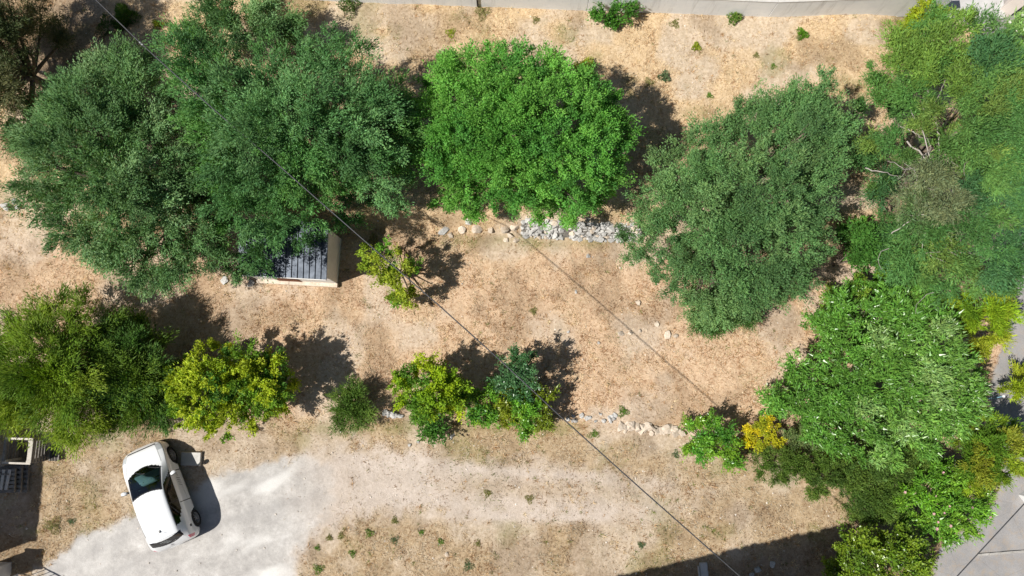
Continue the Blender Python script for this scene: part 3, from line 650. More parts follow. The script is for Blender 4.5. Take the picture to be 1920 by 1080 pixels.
# ------------------------------------------------------------------ stones
M_LIME = rough_mat('limestone', (.34, .33, .315), (.56, .55, .53), 5, .95, 22, .7, .03, rnd=.5)
M_CREAM = rough_mat('cream_stone', (.42, .34, .26), (.64, .56, .47), 5, .95, 22, .6, .03, rnd=.35)
def stone_mesh(seed, flat=.7):
    r = np.random.default_rng(seed); bm = bmesh.new()
    P = unit(r.normal(size=(22, 3))); P = np.sign(P)*np.abs(P)**.75*np.array([.5, .42, .5*flat])*(.85+.3*r.random((22, 1)))
    for p in P: bm.verts.new(p)
    res = bmesh.ops.convex_hull(bm, input=bm.verts)
    bmesh.ops.delete(bm, geom=[g for g in res['geom_unused'] if isinstance(g, bmesh.types.BMVert)], context='VERTS')
    return bm_mesh(bm, 'stone')
STONES = [stone_mesh(200+i, .55+.05*(i % 5)) for i in range(10)]
STONES_C = []
for me in STONES:
    me.materials.append(M_LIME); m2 = me.copy(); m2.materials.clear(); m2.materials.append(M_CREAM); STONES_C.append(m2)
def stone(p, s, parent=None, r=random, cream=False, rot=None, name='stone'):
    o = bpy.data.objects.new(name, r.choice(STONES_C if cream else STONES)); COL.objects.link(o)
    o.location = p; o.scale = (s*r.uniform(.8, 1.25), s*r.uniform(.75, 1.1), s*r.uniform(.8, 1.1))
    o.rotation_euler = (r.uniform(-.5, .5), r.uniform(-.5, .5), r.uniform(0, 6.28))
    if parent is not None: o.parent = parent; o.location = Vector(p)-parent.location
    return o
rs = random.Random(5)
w0 = onground(1.5, 5.35)
dw = thing('dry_stone_wall', 'grey dry-stone retaining wall below the round green tree', 'stone wall', w0)
prev = None
core = bmesh.new()
for x in np.arange(.35, 4.95, .35):
    yl = float(np.interp(x, *zip(*WALLLINE)))
    ring = [core.verts.new((x-w0.x, yl+dy-w0.y, z_-w0.z)) for dy, z_ in ((-.40, -.1), (-.36, .10), (-.05, .52), (.35, .58), (.35, -.1))]
    if prev:
        for k in range(4): core.faces.new((prev[k], ring[k], ring[k+1], prev[k+1]))
    prev = ring
link('rubble_core', bm_mesh(core, 'rubble_core'), rough_mat('rubble', (.10, .09, .08), (.30, .28, .25), 14, .95, 30, 1.0, .05), dw)
for row in range(8):
    x = .40+rs.random()*.2
    while x < 4.85:
        s = rs.choice((.09, .11, .13, .16, .20, .25)); yl = float(np.interp(x, *zip(*WALLLINE)))
        f = row/7; yy = yl-.40+f*.62+rs.uniform(-.03, .03); zz_ = .05+min(f*1.5, 1)*.50+rs.uniform(-.02, .03)
        if 1.95 < x < 2.2 and row < 4: x += s*.8; continue
        stone((x, yy, zz_), s*1.2, dw, rs, cream=rs.random() < .12); x += s*.83
dl = thing('dry_stone_wall', 'short grey stone wall stub at the left edge', 'stone wall', onground(*gnd(20, 385)[:2]))
for k in range(16):
    g = gnd(rs.uniform(-40, 45), rs.uniform(376, 394)); stone((g.x, g.y, g.z+.05+.2*rs.random()), rs.uniform(.15, .3), dl, rs)
BIG = [(832, 432, .42, 0, 'white angular boulder at the left end of the stone row'), (845, 441, .3, 1, 'small boulder touching the white angular one'), (866, 430, .36, 1, 'flat cream boulder in the stone row'), (878, 415, .34, 0, 'grey boulder behind the stone row under the round tree'),
       (893, 428, .5, 1, 'widest cream boulder in the stone row'), (921, 430, .3, 1, 'small cream boulder right of the widest one'), (945, 428, .4, 1, 'cream boulder next to the grey wall, left of two'), (965, 425, .36, 1, 'cream boulder next to the grey wall, right of two'), (949, 450, .26, 1, 'cream boulder fallen below the stone row, left'), (968, 451, .24, 1, 'cream boulder fallen below the stone row, right'), (958, 442, .3, 1, 'flat boulder half sunk below the stone row'),
       (1103, 480, .2, 0, 'white stone below the grey stone wall'), (1196, 567, .28, 1, 'round stone on the middle terrace, near the large tree'), (1164, 626, .24, 1, 'white stone on the middle terrace, left of three'), (1183, 624, .22, 1, 'white stone on the middle terrace, middle of three'), (1200, 620, .16, 1, 'white stone on the middle terrace, right of three'), (1251, 628, .3, 1, 'broad pale stone on the middle terrace'), (1232, 608, .22, 1, 'pale flat stone above the broad pale one'), (1267, 630, .2, 1, 'narrow white stone right of the broad pale one'),
       (1122, 643, .14, 0, 'small white stone below the middle terrace stones'), (1080, 547, .14, 0, 'small white stone alone on the middle terrace'), (1066, 622, .14, 0, 'small white stone right of the bush shadow'),
       (838, 1040, .2, 1, 'pale squared stone in the lower grass patch'), (848, 818, .26, 0, 'white stone on the verge below the lower row'), (768, 834, .18, 0, 'white stone on the verge, left of a pair'), (784, 828, .16, 0, 'white stone on the verge, right of a pair'), (808, 815, .24, 1, 'cream stone under the low vivid bush'),
       (1420, 1068, .3, 0, 'grey stone in the shade at the bottom edge'), (1448, 1058, .25, 0, 'grey stone in the shade right of the other'), (1408, 1077, .25, 0, 'grey stone in the shade cut by the bottom edge'), (421, 524, .36, 0, 'dark grey stone left of the shed'), (470, 532, .3, 0, 'grey stone at the shed corner')]
for px, py, s, cr, lab in BIG:
    g = gnd(px, py); o = stone((g.x, g.y, g.z+s*.02), s, None, rs, bool(cr), name='boulder'); tag(o, lab, 'stone', 'loose stones on the terraces')
# cream edging stones of the lower terrace
se = thing('stone_edging', 'row of white stones edging the lower terrace', 'stone edging', gnd(1170, 800))
for k in range(15):
    px = 1163+k*8+rs.uniform(-3, 3); py = 797+k*.75+rs.uniform(-3, 3); g = gnd(px, py)
    if k % 1 == 0: stone((g.x, g.y, g.z+.06), rs.uniform(.30, .46), se, rs, True)
for k in range(10):
    px = 1160+k*12+rs.uniform(-3, 3); py = 806+k*.8+rs.uniform(-3, 3); g = gnd(px, py); stone((g.x, g.y, g.z+.02), rs.uniform(.14, .26), se, rs, True)
s2_ = thing('stone_edging', 'broken grey stones between the cable and the white stones', 'stone edging', gnd(1100, 785))
for k in range(26):
    g = gnd(rs.uniform(1062, 1160), 782+rs.uniform(-7, 9)); stone((g.x, g.y, g.z+.02), rs.uniform(.08, .2), s2_, rs)
s3_ = thing('stone_edging', 'white stone slab ends left of the tall yellow-green shrub', 'stone edging', gnd(738, 776))
for k in range(5):
    g = gnd(722+k*7, 774+k*1.5); stone((g.x, g.y, g.z+.04), rs.uniform(.2, .3), s3_, rs)
def pebbles():
    r = np.random.default_rng(9); n = 2600
    V0 = np.array([(1, 0, 0), (-1, 0, 0), (0, 1, 0), (0, -1, 0), (0, 0, .7), (0, 0, -.7)], float); F0 = np.array([(0, 2, 4), (2, 1, 4), (1, 3, 4), (3, 0, 4), (2, 0, 5), (1, 2, 5), (3, 1, 5), (0, 3, 5)])
    x = r.uniform(-20, 20, n); y = r.uniform(-9, 16, n); z = height(x, y); zz = zones(x, y, z)
    k = r.random(n) < (.35+.6*zz['low']*(1-.6*zz['g']))*(1-zz['r']); x, y, z = x[k], y[k], z[k]; n = len(x)
    s = .012+.035*r.random(n)**3; a = r.random(n)*6.28
    B = V0[None]*(s[:, None, None])*(.7+.6*r.random((n, 6, 1)))
    ca, sa = np.cos(a)[:, None], np.sin(a)[:, None]
    B = np.stack([B[..., 0]*ca-B[..., 1]*sa, B[..., 0]*sa+B[..., 1]*ca, B[..., 2]], -1)+np.column_stack([x, y, z+.01])[:, None, :]
    F = (F0[None]+np.arange(n)[:, None, None]*6).reshape(-1, 3)
    col = np.repeat((np.array([[.68, .62, .55]])*(.7+.45*r.random((n, 1)))), 6, 0)
    me = np_mesh('pebbles', B.reshape(-1, 3), F, M_PEB, np.clip(col, 0, .85)); tag(link('pebbles', me), 'small pale pebbles scattered over the dry ground', 'pebbles', None, 'stuff')
M_PEB = col_mat('pebble', .9, 0, .2)
pebbles()

# ------------------------------------------------------------------ north boundary wall
def stained_wash():
    m, t, b = newmat('whitewashed_concrete'); co = objco(t)
    mp = node(t, 'ShaderNodeMapping'); mp.inputs['Scale'].default_value = (3.2, 3.2, .35); t.links.new(co, mp.inputs['Vector'])
    c = ramp(t, noise(t, co, 1.4, 5, .65), [(.3, (.72, .735, .755)), (.7, (.84, .845, .85))])
    c = mix(t, mth(t, 'MULTIPLY', ramp(t, noise(t, mp.outputs[0], 1.3, 5, .7), [(.54, (0, 0, 0)), (.72, (1, 1, 1))]), .55), c, (.42, .41, .40))
    t.links.new(c, b.inputs['Base Color']); b.inputs['Roughness'].default_value = .9
    bump(t, b, noise(t, co, 20, 4, .7), .35, .01); return m
M_CONC = stained_wash()
M_CONC2 = rough_mat('concrete', (.42, .41, .39), (.58, .56, .53), 3, .95, 25, .5, .01)
M_BLACK = rough_mat('black_plastic', (.012, .012, .013), (.025, .025, .027), 20, .5, 60, .1, .002)
M_WIRE = rough_mat('galvanised_wire', (.25, .26, .26), (.4, .4, .4), 30, .5, 60, .1, .002, metal=.7)
wp = [gnd(px, py) for px, py in [(330, -10), (600, 1), (895, 13), (1100, 21), (1440, 32), (1745, 36)]]
bw = thing('boundary_wall', 'long whitewashed concrete wall along the top edge', 'wall', wp[0])
for a, b_ in zip(wp, wp[1:]):
    d = (b_-a); d.z = 0; L = d.length; ang = math.atan2(d.y, d.x)
    M = Matrix.Translation(Vector(((a.x+b_.x)/2, (a.y+b_.y)/2, 0))-Vector((wp[0].x, wp[0].y, wp[0].z)))@Matrix.Rotation(ang, 4, 'Z')
    zt = 1.72
    box_obj('wall_section', (0, .14, (zt+.3)/2), (L-.012, .28, zt-.3), M_CONC, bw, .012, M)
    box_obj('coping', (0, .15, zt+.027), (L-.006, .33, .05), M_CONC2, bw, .01, M)
fp = thing('chain_link_fence', 'grey chain-link fence standing behind the concrete wall', 'fence', wp[3]+Vector((0, .5, 0)))
fo = np.array(fp.location)
A = np.array(wp[3])+np.array([-4, .65, 0]); B_ = np.array(wp[5])+np.array([0, .65, 0]); A[2] = B_[2] = 0
dirx = (B_-A)/np.linalg.norm(B_-A); Lf = np.linalg.norm(B_-A)
for k in range(6):
    p = A+dirx*Lf*k/5; tube_obj('post', [(np.array([p+[0, 0, .3], p+[0, 0, 2.4]])-fo, [.025, .025])], M_WIRE, fp, 8)
paths = []
for k in range(int(Lf/.1)):
    p = A+dirx*k*.1
    for sgn in (1, -1):
        q = p+dirx*.9*sgn; paths.append((np.array([p+[0, 0, 1.45], q+[0, 0, 2.35]])-fo, [.004, .004]))
o = tube_obj('wire_mesh', paths, M_WIRE, fp, 3); tag(o, kind='stuff')
for z_ in (1.45, 2.35): tube_obj('rail_wire', [(np.array([A+[0, 0, z_], B_+[0, 0, z_]])-fo, [.007, .007])], M_WIRE, fp, 4)
g = gnd(896, 13)
dp = thing('drain_pipe', 'thin black pipe running down the concrete wall', 'pipe', g)
tube_obj('pipe', [(np.array([(0, -.03, .1), (0, -.03, 1.2)]), [.028, .028])], M_BLACK, dp, 8)
tube_obj('elbow', [(np.array([(0, -.03, 1.2), (0, -.02, 1.27), (0, .1, 1.3)]), [.03, .03, .03])], M_BLACK, dp, 8)
# courtyard and corner of a building in the top right
M_PLASTER = rough_mat('cream_plaster', (.62, .55, .50), (.70, .63, .58), 2, .9, 30, .2, .006)
M_PAV = rough_mat('courtyard_paving', (.40, .39, .38), (.52, .51, .50), 2, .9, 30, .3, .006)
g = gnd(1880, 27); hb = thing('building_corner', 'pale pink plastered wall running out of the top right corner', 'building', g)
M = Matrix.Rotation(radians(52), 4, 'Z')
box_obj('wall', (2.2, .0, .85), (4.4, .45, 1.7), M_PLASTER, hb, .01, M)
box_obj('coping', (2.2, 0, 1.73), (4.46, .52, .06), M_PLASTER, hb, .008, M)
g = gnd(1790, 12); pv = box_obj('courtyard_paving', (0, 0, 0), (3.0, 1.5, .12), M_PAV, None, .02); pv.location = g+Vector((.4, .2, .05)); tag(pv, 'pale grey courtyard slab beyond the concrete wall end', 'paving', None, 'structure')

# ------------------------------------------------------------------ shed
M_ROOF = rough_mat('dark_metal_roof', (.025, .033, .046), (.085, .10, .125), 5, .45, 40, .15, .004, metal=.55, spec=.5)
M_SHEDW = rough_mat('shed_plaster', (.70, .68, .64), (.82, .80, .77), 3, .9, 25, .3, .006)
M_RUST = rough_mat('rusty_wood', (.14, .05, .025), (.25, .10, .05), 8, .9, 30, .4, .01)
pSE = at(633, 532, 0.02); pNE = at(637, 448, 0.02)
ex = Vector((1, -.055, 0)).normalized(); ey = Vector((.045, 1, 0)).normalized()
SHW = 3.0; SHD = (pNE-pSE).length
sh = thing('garden_shed', 'small plastered shed with dark standing-seam metal roof under the olive tree', 'shed', (pSE.x, pSE.y, 0), math.atan2(ex.y, ex.x))
def sloped(z0, z1, y): return z0+(z1-z0)*(y/SHD)
zs_, zn_ = 1.90, 2.25
def prism(name, x0, x1, y0, y1, mat, zlow, za, zb, parent):
    bm = bmesh.new()
    v = [bm.verts.new(p) for p in [(x0, y0, zlow), (x1, y0, zlow), (x1, y1, zlow), (x0, y1, zlow), (x0, y0, za), (x1, y0, za), (x1, y1, zb), (x0, y1, zb)]]
    for f in [(3, 2, 1, 0), (4, 5, 6, 7), (0, 1, 5, 4), (1, 2, 6, 5), (2, 3, 7, 6), (3, 0, 4, 7)]: bm.faces.new([v[i] for i in f])
    return link(name, bm_mesh(bm, name), mat, parent)
for nm, a in (('wall', (-.14, 0, 0, SHD)), ('wall', (-SHW, -SHW+.14, 0, SHD)), ('wall', (-SHW+.145, -.145, 0, .14)), ('wall', (-SHW+.145, -.145, SHD-.14, SHD))):
    prism(nm, a[0], a[1], a[2], a[3], M_SHEDW, -.1, sloped(zs_, zn_, a[2])-.05, sloped(zs_, zn_, a[3])-.05, sh)
npan = 15; pw_ = (SHW+.12)/npan
for k in range(npan):
    x0 = -SHW-.06+k*pw_
    p = prism('roof_panel', x0+.002, x0+pw_-.002, -.10, SHD+.12, M_ROOF, 0, 0, 0, sh)
    me = p.data
    for i, v in enumerate(me.vertices):
        v.co.z = sloped(zs_, zn_, v.co.y)+(0 if i < 4 else .03)
    q = prism('roof_seam', x0+pw_-.014, x0+pw_+.014, -.105, SHD+.125, M_ROOF, 0, 0, 0, sh)
    for i, v in enumerate(q.data.vertices): v.co.z = sloped(zs_, zn_, v.co.y)+(.01 if i < 4 else .072)
box_obj('plinth', (-SHW/2, -.075, .05), (SHW+.06, .15, .22), M_CREAM, sh, .01)
dr = box_obj('door', (-1.75, -.012, .95), (.85, .03, 1.72), M_RUST, sh, .005)
box_obj('door_handle', (.32-1.75, -.045, 1.0), (.03, .03, .12), M_BLACK, dr)
box_obj('fascia', (-SHW/2, -.115, 1.86), (SHW+.1, .025, .10), M_SHEDW, sh, .004)

# ------------------------------------------------------------------ cables
M_CABLE = rough_mat('cable_sheath', (.035, .036, .04), (.06, .062, .068), 12, .5, 60, .1, .002)
def cable(name, label, pts, r_, z=6.3):
    P = np.array([np.array(at(a, b_, z+dz)) for a, b_, dz in pts])
    s = np.linspace(0, len(P)-1, 90); q = np.column_stack([np.interp(s, np.arange(len(P)), P[:, k]) for k in range(3)])
    o = tube_obj(name, [(q, np.full(90, r_))], M_CABLE, None, 6); tag(o, label, 'cable')
    return q
q = cable('overhead_cable', 'long black overhead cable crossing the plot diagonally', [(-20, -210, .35), (95, -88, .2), (180, 0, .1), (268, 85, .05), (395, 200, 0), (525, 312, 0), (690, 457, -.05), (820, 570, -.05), (945, 682, -.05), (1050, 780, 0), (1200, 915, .05), (1345, 1043, .1), (1500, 1180, .25)], .018)
cable('overhead_cable', 'short stretch of black cable over the asphalt at the bottom right', [(2060, 790, 0), (1920, 945, 0), (1795, 1080, 0), (1680, 1205, 0)], .017, 6.0)
cj = link('cable_clamp', None); cj.location = q[int(90*3/12)]; tag(cj, 'small grey clamp on the long cable in the upper left', 'clamp')
box_obj('clamp_body', (0, 0, 0), (.16, .05, .06), M_WIRE, cj, .01, Matrix.Rotation(radians(-42), 4, 'Z'))
box_obj('clamp_bolt', (0, 0, .05), (.03, .03, .05), M_WIRE, cj, .004)

# ------------------------------------------------------------------ houses that stand outside the frame and shade the plot
M_TILE = rough_mat('roof_tile', (.35, .15, .08), (.5, .25, .14), 6, .9, 20, .3, .01)
M_GLASSD = rough_mat('dark_window', (.02, .025, .03), (.03, .035, .04), 6, .1, 20, 0, .001)
def house(name, label, corner, d_along, L, depth, h, mat, tiles=False):
    """corner: the front corner; the house runs along d_along and back to its right"""
    ang = math.atan2(d_along[1], d_along[0]); t = thing(name, label, 'house', (corner[0], corner[1], -.3), ang)
    box_obj('wall', (L/2, -depth/2, h/2), (L, depth, h), mat, t)
    box_obj('roof', (L/2, -depth/2, h+.06), (L+.10, depth+.10, .12), M_TILE, t, .01)
    for k in range(int(L/2.5)):
        w = box_obj('window', (1.2+k*2.4, .02, h*.62), (1.0, .06, 1.2), M_PLASTER, t, .005); box_obj('pane', (1.2+k*2.4, .055, h*.62), (.84, .02, 1.04), M_GLASSD, w)
    if tiles:
        bm = bmesh.new(); rr = random.Random(3)
        k = 0
        while k*.24 < L:
            bmesh.ops.create_icosphere(bm, subdivisions=1, radius=.12+.07*rr.random(), matrix=Matrix.Translation((k*.24+rr.random()*.1, -.02+.05*rr.random(), h+.14+.05*rr.random()))); k += 1
        o = link('ridge_tiles', bm_mesh(bm, 'ridge_tiles'), M_TILE, t); tag(o, kind='stuff')
    return t
SL = 1/math.tan(SUN_EL); sv = Vector((cos(SUN_AZ), sin(SUN_AZ)))
hl = 5.2; tip = gnd(69, 1011); c = Vector((tip.x, tip.y))-sv*SL*(hl+.12)
house('neighbour_house', 'pale house beyond the left edge, shading the crates', (c.x, c.y+4.3), (0, -1), 4.3, 7.5, hl, M_PLASTER)
# the left house runs north from its south-east corner: front faces east
hr_ = 8.2; t2 = gnd(1600, 984); t1 = gnd(1190, 1079)
dd = Vector((t2.x-t1.x, t2.y-t1.y)).normalized(); c2 = Vector((t2.x, t2.y))-sv*SL*(hr_+.25); c1 = c2-dd*16
hh = house('neighbour_house', 'tall pale house below the bottom edge, shading the track', (c1.x, c1.y), dd, 16, 8, hr_, M_PLASTER, True)

# ------------------------------------------------------------------ bottom left: pier, gate, crate, pallets
M_WOOD = rough_mat('weathered_wood', (.13, .12, .105), (.28, .26, .235), 14, .9, 50, .5, .006, rnd=.45)
M_WOODL = rough_mat('pale_wood', (.42, .38, .33), (.58, .54, .48), 14, .9, 50, .4, .006, rnd=.25)
def plank(name, p0, p1, w, t_, mat, parent, up=(0, 0, 1)):
    p0 = Vector(p0); p1 = Vector(p1); d = p1-p0; L = d.length; x_ = d.normalized(); u = Vector(up)
    if abs(x_.dot(u)) > .95: u = Vector((0, 1, 0))
    y_ = u.cross(x_).normalized(); z_ = x_.cross(y_)
    M = Matrix.Translation((p0+p1)/2)@Matrix((x_, y_, z_)).transposed().to_4x4()
    return box_obj(name, (0, 0, 0), (L, w, t_), mat, parent, .004, M)
g = gnd(84, 864)
cr = thing('wooden_crate', 'open weathered wooden crate at the left edge under the wispy shrub', 'crate', g, radians(-2))
Wc, Dc, Hc = .92, .86, .86
for k in range(5):
    z_ = .08+k*.165
    plank('slat', (-Wc, .0, z_), (0, .0, z_), .03, .13, M_WOOD, cr); plank('slat', (-Wc, Dc, z_), (0, Dc, z_), .03, .13, M_WOOD, cr)
    plank('slat', (-Wc, .03, z_), (-Wc, Dc-.03, z_), .03, .13, M_WOOD, cr); plank('slat', (0.035, .0, z_), (0.035, Dc, z_), .03, .13, M_WOOD, cr)
for x_ in (-Wc+.06, -.06):
    for y_ in (.06, Dc-.06): plank('corner_post', (x_, y_, 0), (x_, y_, Hc+.05), .08, .08, M_WOODL, cr)
plank('top_rail', (-Wc-.03, .0, Hc+.03), (.06, .0, Hc+.03), .07, .035, M_WOODL, cr); plank('top_rail', (-Wc-.03, Dc, Hc+.03), (.06, Dc, Hc+.03), .07, .035, M_WOODL, cr)
plank('top_rail', (.02, .04, Hc+.07), (.02, Dc-.04, Hc+.07), .16, .035, M_WOODL, cr); plank('top_rail', (-Wc+.02, .04, Hc+.07), (-Wc+.02, Dc-.04, Hc+.07), .09, .035, M_WOOD, cr)
for k in range(4): plank('floor_board', (-Wc+.12+k*.23, .05, .05), (-Wc+.12+k*.23, Dc-.05, .05), .2, .025, M_WOOD, cr)
def pallet(label, px, py, rz, w=.8, l=1.0, z=0, mat=M_WOOD):
    g = gnd(px, py); t = thing('wooden_pallet', label, 'pallet', g+Vector((0, 0, z)), rz, 'pallets by the crate')
    for k in range(3): plank('bearer', (-w/2+.05+k*(w-.1)/2, -l/2, .06), (-w/2+.05+k*(w-.1)/2, l/2, .06), .08, .09, mat, t)
    for k in range(6): plank('deck_board', (-w/2, -l/2+.06+k*(l-.12)/5, .118), (w/2, -l/2+.06+k*(l-.12)/5, .118), .1, .022, mat, t)
    return t
pallet('grey pallet lying flat beside the crate, outer one', 106, 843, 1.57, .8, .4)
pallet('weathered pallet below the crate with loose boards on it', 28, 898, .05, .62, .85, .35)
b_ = pallet('dark pallet carrying another pallet below the crate', 34, 897, .02, .9, 1.0, .02)
pallet('middle pallet of the stack below the crate', 30, 897, .04, .8, .95, .19)
for k, lab in enumerate(('narrow grey board on the pallet stack, left', 'narrow grey board on the pallet stack, right')):
    g = gnd(22+k*9, 896); o = link('board', None); o.location = g+Vector((0, 0, .50)); tag(o, lab, 'board', 'boards on the pallet stack')
    plank('plank', (-.02, -.36, .0), (.03+.04*k, .36, .0), .11, .025, M_WOODL, o); plank('batten', (-.07, .2, .028), (.07, .2, .028), .05, .025, M_WOOD, o)
g = gnd(8, 1068); pr = thing('gate_pier', 'square plastered gate pier in the bottom left corner', 'pier', g)
box_obj('shaft', (0, 0, .7), (.55, .55, 1.5), M_CONC2, pr, .01); box_obj('cap', (0, 0, 1.5), (.72, .72, .1), M_CONC, pr, .02); box_obj('cap_top', (0, 0, 1.58), (.5, .5, .06), M_CONC2, pr, .02)
g = gnd(38, 1078); gt = thing('metal_gate', 'low barred metal gate standing open beside the pier', 'gate', g, radians(-28))
M_WPAINT = rough_mat('white_painted_metal', (.6, .6, .59), (.72, .72, .71), 8, .5, 40, .1, .002)
for z_ in (.15, 1.15): plank('rail', (-.05, 0, z_), (1.5, 0, z_), .04, .04, M_WPAINT, gt)
for k in range(9): plank('bar', (k*.18, 0, .15), (k*.18, 0, 1.15), .022, .022, M_WPAINT, gt)
plank('stile', (-.06, 0, .05), (-.06, 0, 1.25), .05, .05, M_WPAINT, gt); plank('stile', (1.5, 0, .05), (1.5, 0, 1.2), .05, .05, M_WPAINT, gt)
g = gnd(360, 860); sb = thing('concrete_slab', 'rectangular concrete slab lying beside the front of the white car', 'slab', g, radians(-1))
box_obj('slab', (0, 0, .05), (.72, .48, .14), M_CONC2, sb, .012); box_obj('lifting_notch', (.3, -.23, .10), (.08, .04, .03), M_BLACK, sb)
g = gnd(1322, 1092); ch_ = thing('concrete_channel', 'pale narrow concrete strip in the shade at the bottom edge', 'drain', g, radians(4))
box_obj('channel_bed', (0, -.1, -.04), (.30, 1.6, .16), M_CONC2, ch_, .03); box_obj('channel_kerb', (-.2, -.1, .0), (.05, 1.4, .18), M_CONC2, ch_, .01)
# kerb and white box by the road
k0, k1 = gnd(1832, 1040), gnd(1960, 1030)
M_KERB = rough_mat('worn_kerb', (.26, .245, .225), (.46, .44, .41), 5, .95, 25, .6, .01)
kb = thing('road_kerb', 'low pale kerb crossing the asphalt at the bottom right', 'kerb', k0)
n = 6
for k in range(n):
    a = k0.lerp(k1, k/n); b2 = k0.lerp(k1, (k+1)/n); d = (b2-a).normalized()*.006
    plank('kerb_stone', a+d-k0+Vector((0, 0, .02)), b2-d-k0+Vector((0, 0, .0)), .08, .10, M_KERB, kb)
g = gnd(1922, 932); wb = thing('road_wall', 'white painted low wall end at the right edge', 'wall', g, radians(35))
box_obj('wall', (.5, 0, .25), (1.3, .4, .6), M_WPAINT, wb, .015); box_obj('coping', (.5, 0, .575), (1.36, .46, .05), M_CONC, wb, .01)
g = gnd(1848, 748); pp = thing('water_pipe', 'thin pale blue pipe standing by the road behind the oleander', 'pipe', g)
M_BLUE = rough_mat('blue_pipe', (.2, .42, .55), (.28, .5, .62), 9, .5, 40, .1, .002)
tube_obj('pipe', [(np.array([(0, 0, 0), (.02, .05, .5), (.05, .12, .9)]), [.02, .02, .02])], M_BLUE, pp, 8); box_obj('cap', (.05, .12, .93), (.08, .08, .06), M_CONC, pp, .01)

# ------------------------------------------------------------------ the car
def build_car():
    def solid(name, c, rough, metal=0, coat=0, spec=.5):
        m, t, b = newmat(name); co = objco(t)
        n = noise(t, co, 3.0, 3, .5); cc = ramp(t, n, [(.3, tuple(v*.97 for v in c)), (.7, c)])
        t.links.new(cc, b.inputs['Base Color']); b.inputs['Roughness'].default_value = rough; b.inputs['Metallic'].default_value = metal
        b.inputs['Coat Weight'].default_value = coat; b.inputs['Coat Roughness'].default_value = .05; b.inputs['Specular IOR Level'].default_value = spec
        return m
    paint = solid('white_car_paint', (.72, .735, .75), .30, 0, 1.0)
    black = solid('black_trim', (.010, .010, .012), .35); rub = solid('tyre_rubber', (.014, .014, .015), .85)
    alloy = solid('dark_alloy', (.42, .42, .44), .35, .6); red = solid('tail_lamp_red', (.55, .035, .09), .15, 0, 1)
    lampm = solid('head_lamp', (.55, .58, .6), .12, .2, 1); inter = solid('interior_dark', (.035, .035, .038), .8); dash = solid('dashboard_grey', (.30, .32, .32), .7); seatm = solid('seat_cloth', (.09, .09, .095), .9)
    gapm = solid('panel_gap_grey', (.34, .345, .35), .5)
    gl, t, b = newmat('car_glass')
    tr = node(t, 'ShaderNodeBsdfTransparent'); tr.inputs[0].default_value = (.42, .60, .62, 1)
    gs = node(t, 'ShaderNodeBsdfGlossy'); gs.inputs['Roughness'].default_value = .03; gs.inputs[0].default_value = (.9, .95, 1, 1)
    fr = node(t, 'ShaderNodeFresnel'); fr.inputs[0].default_value = 1.5
    mx = node(t, 'ShaderNodeMixShader'); t.links.new(mth(t, 'ADD', fr.outputs[0], .03), mx.inputs[0]); t.links.new(tr.outputs[0], mx.inputs[1]); t.links.new(gs.outputs[0], mx.inputs[2])
    t.links.new(mx.outputs[0], t.nodes['Material Output'].inputs[0])
    gls = gl.copy(); gls.name = 'side_glass'
    for n_ in gls.node_tree.nodes:
        if n_.type == 'FRESNEL': n_.inputs[0].default_value = 1.22
        if n_.type == 'BSDF_TRANSPARENT': n_.inputs[0].default_value = (.07, .075, .07, 1)
    dgl, t, b = newmat('tinted_glass'); b.inputs['Base Color'].default_value = (.008, .009, .012, 1); b.inputs['Roughness'].default_value = .06; b.inputs['Specular IOR Level'].default_value = .6

    hf = at(323, 853, .03); hr = at(366.5, 968, .03)
    fwd = (hf-hr); fwd.z = 0; wbase = fwd.length; fwd.normalize(); left = Vector((-fwd.y, fwd.x, 0))
    mid = (hf+hr)/2+left*.80
    zg = float(height(mid.x, mid.y))
    car = thing('parked_car', 'white three-door hatchback parked on the gravel drive', 'car', (mid.x, mid.y, zg+.01), math.atan2(fwd.y, fwd.x))
    # stations: x, ztop, w_top, z_edge, w_belt, z_belt, w_max, z_max, w_sill, z_sill
    St = np.array([
     (1.900, .50, .20, .495, .30, .47, .34, .42, .30, .30), (1.875, .585, .36, .575, .46, .54, .50, .44, .46, .25), (1.82, .665, .47, .645, .60, .60, .63, .48, .59, .22),
     (1.72, .755, .55, .735, .705, .67, .735, .52, .70, .19), (1.55, .83, .60, .81, .765, .745, .795, .55, .76, .17), (1.36, .89, .625, .865, .785, .80, .82, .57, .785, .16),
     (1.20, .94, .65, .91, .79, .85, .835, .58, .79, .16), (1.08, .985, .66, .95, .79, .88, .84, .59, .79, .16), (.76, 1.155, .625, 1.105, .79, .915, .84, .60, .79, .16),
     (.45, 1.30, .595, 1.24, .79, .93, .84, .60, .79, .16), (.22, 1.395, .575, 1.325, .79, .94, .84, .60, .79, .16), (-.05, 1.45, .57, 1.375, .79, .95, .84, .60, .79, .16),
     (-.45, 1.475, .565, 1.395, .785, .97, .838, .60, .79, .16), (-.95, 1.455, .55, 1.38, .775, 1.0, .835, .60, .79, .16), (-1.30, 1.405, .53, 1.335, .755, 1.03, .825, .61, .78, .17),
     (-1.48, 1.355, .515, 1.29, .735, 1.03, .80, .62, .76, .18), (-1.62, 1.17, .54, 1.13, .71, 1.0, .775, .62, .74, .19), (-1.72, 1.02, .565, .99, .685, .93, .745, .62, .71, .21),
     (-1.80, .88, .555, .855, .65, .81, .70, .60, .67, .23), (-1.85, .74, .50, .725, .59, .69, .63, .55, .60, .26), (-1.87, .58, .38, .575, .46, .555, .50, .50, .47, .32)])
    xs = np.concatenate([np.linspace(1.90, 1.70, 16)[:-1], np.linspace(1.70, -1.40, 108)[:-1], np.linspace(-1.40, -1.87, 36)])
    sx = St[::-1, 0]
    prm = np.column_stack([np.interp(xs, sx, St[::-1, k]) for k in range(1, 10)])
    ker = np.array([1, 2, 3, 2, 1.])/9; pad = np.pad(prm, ((2, 2), (0, 0)), mode='edge')
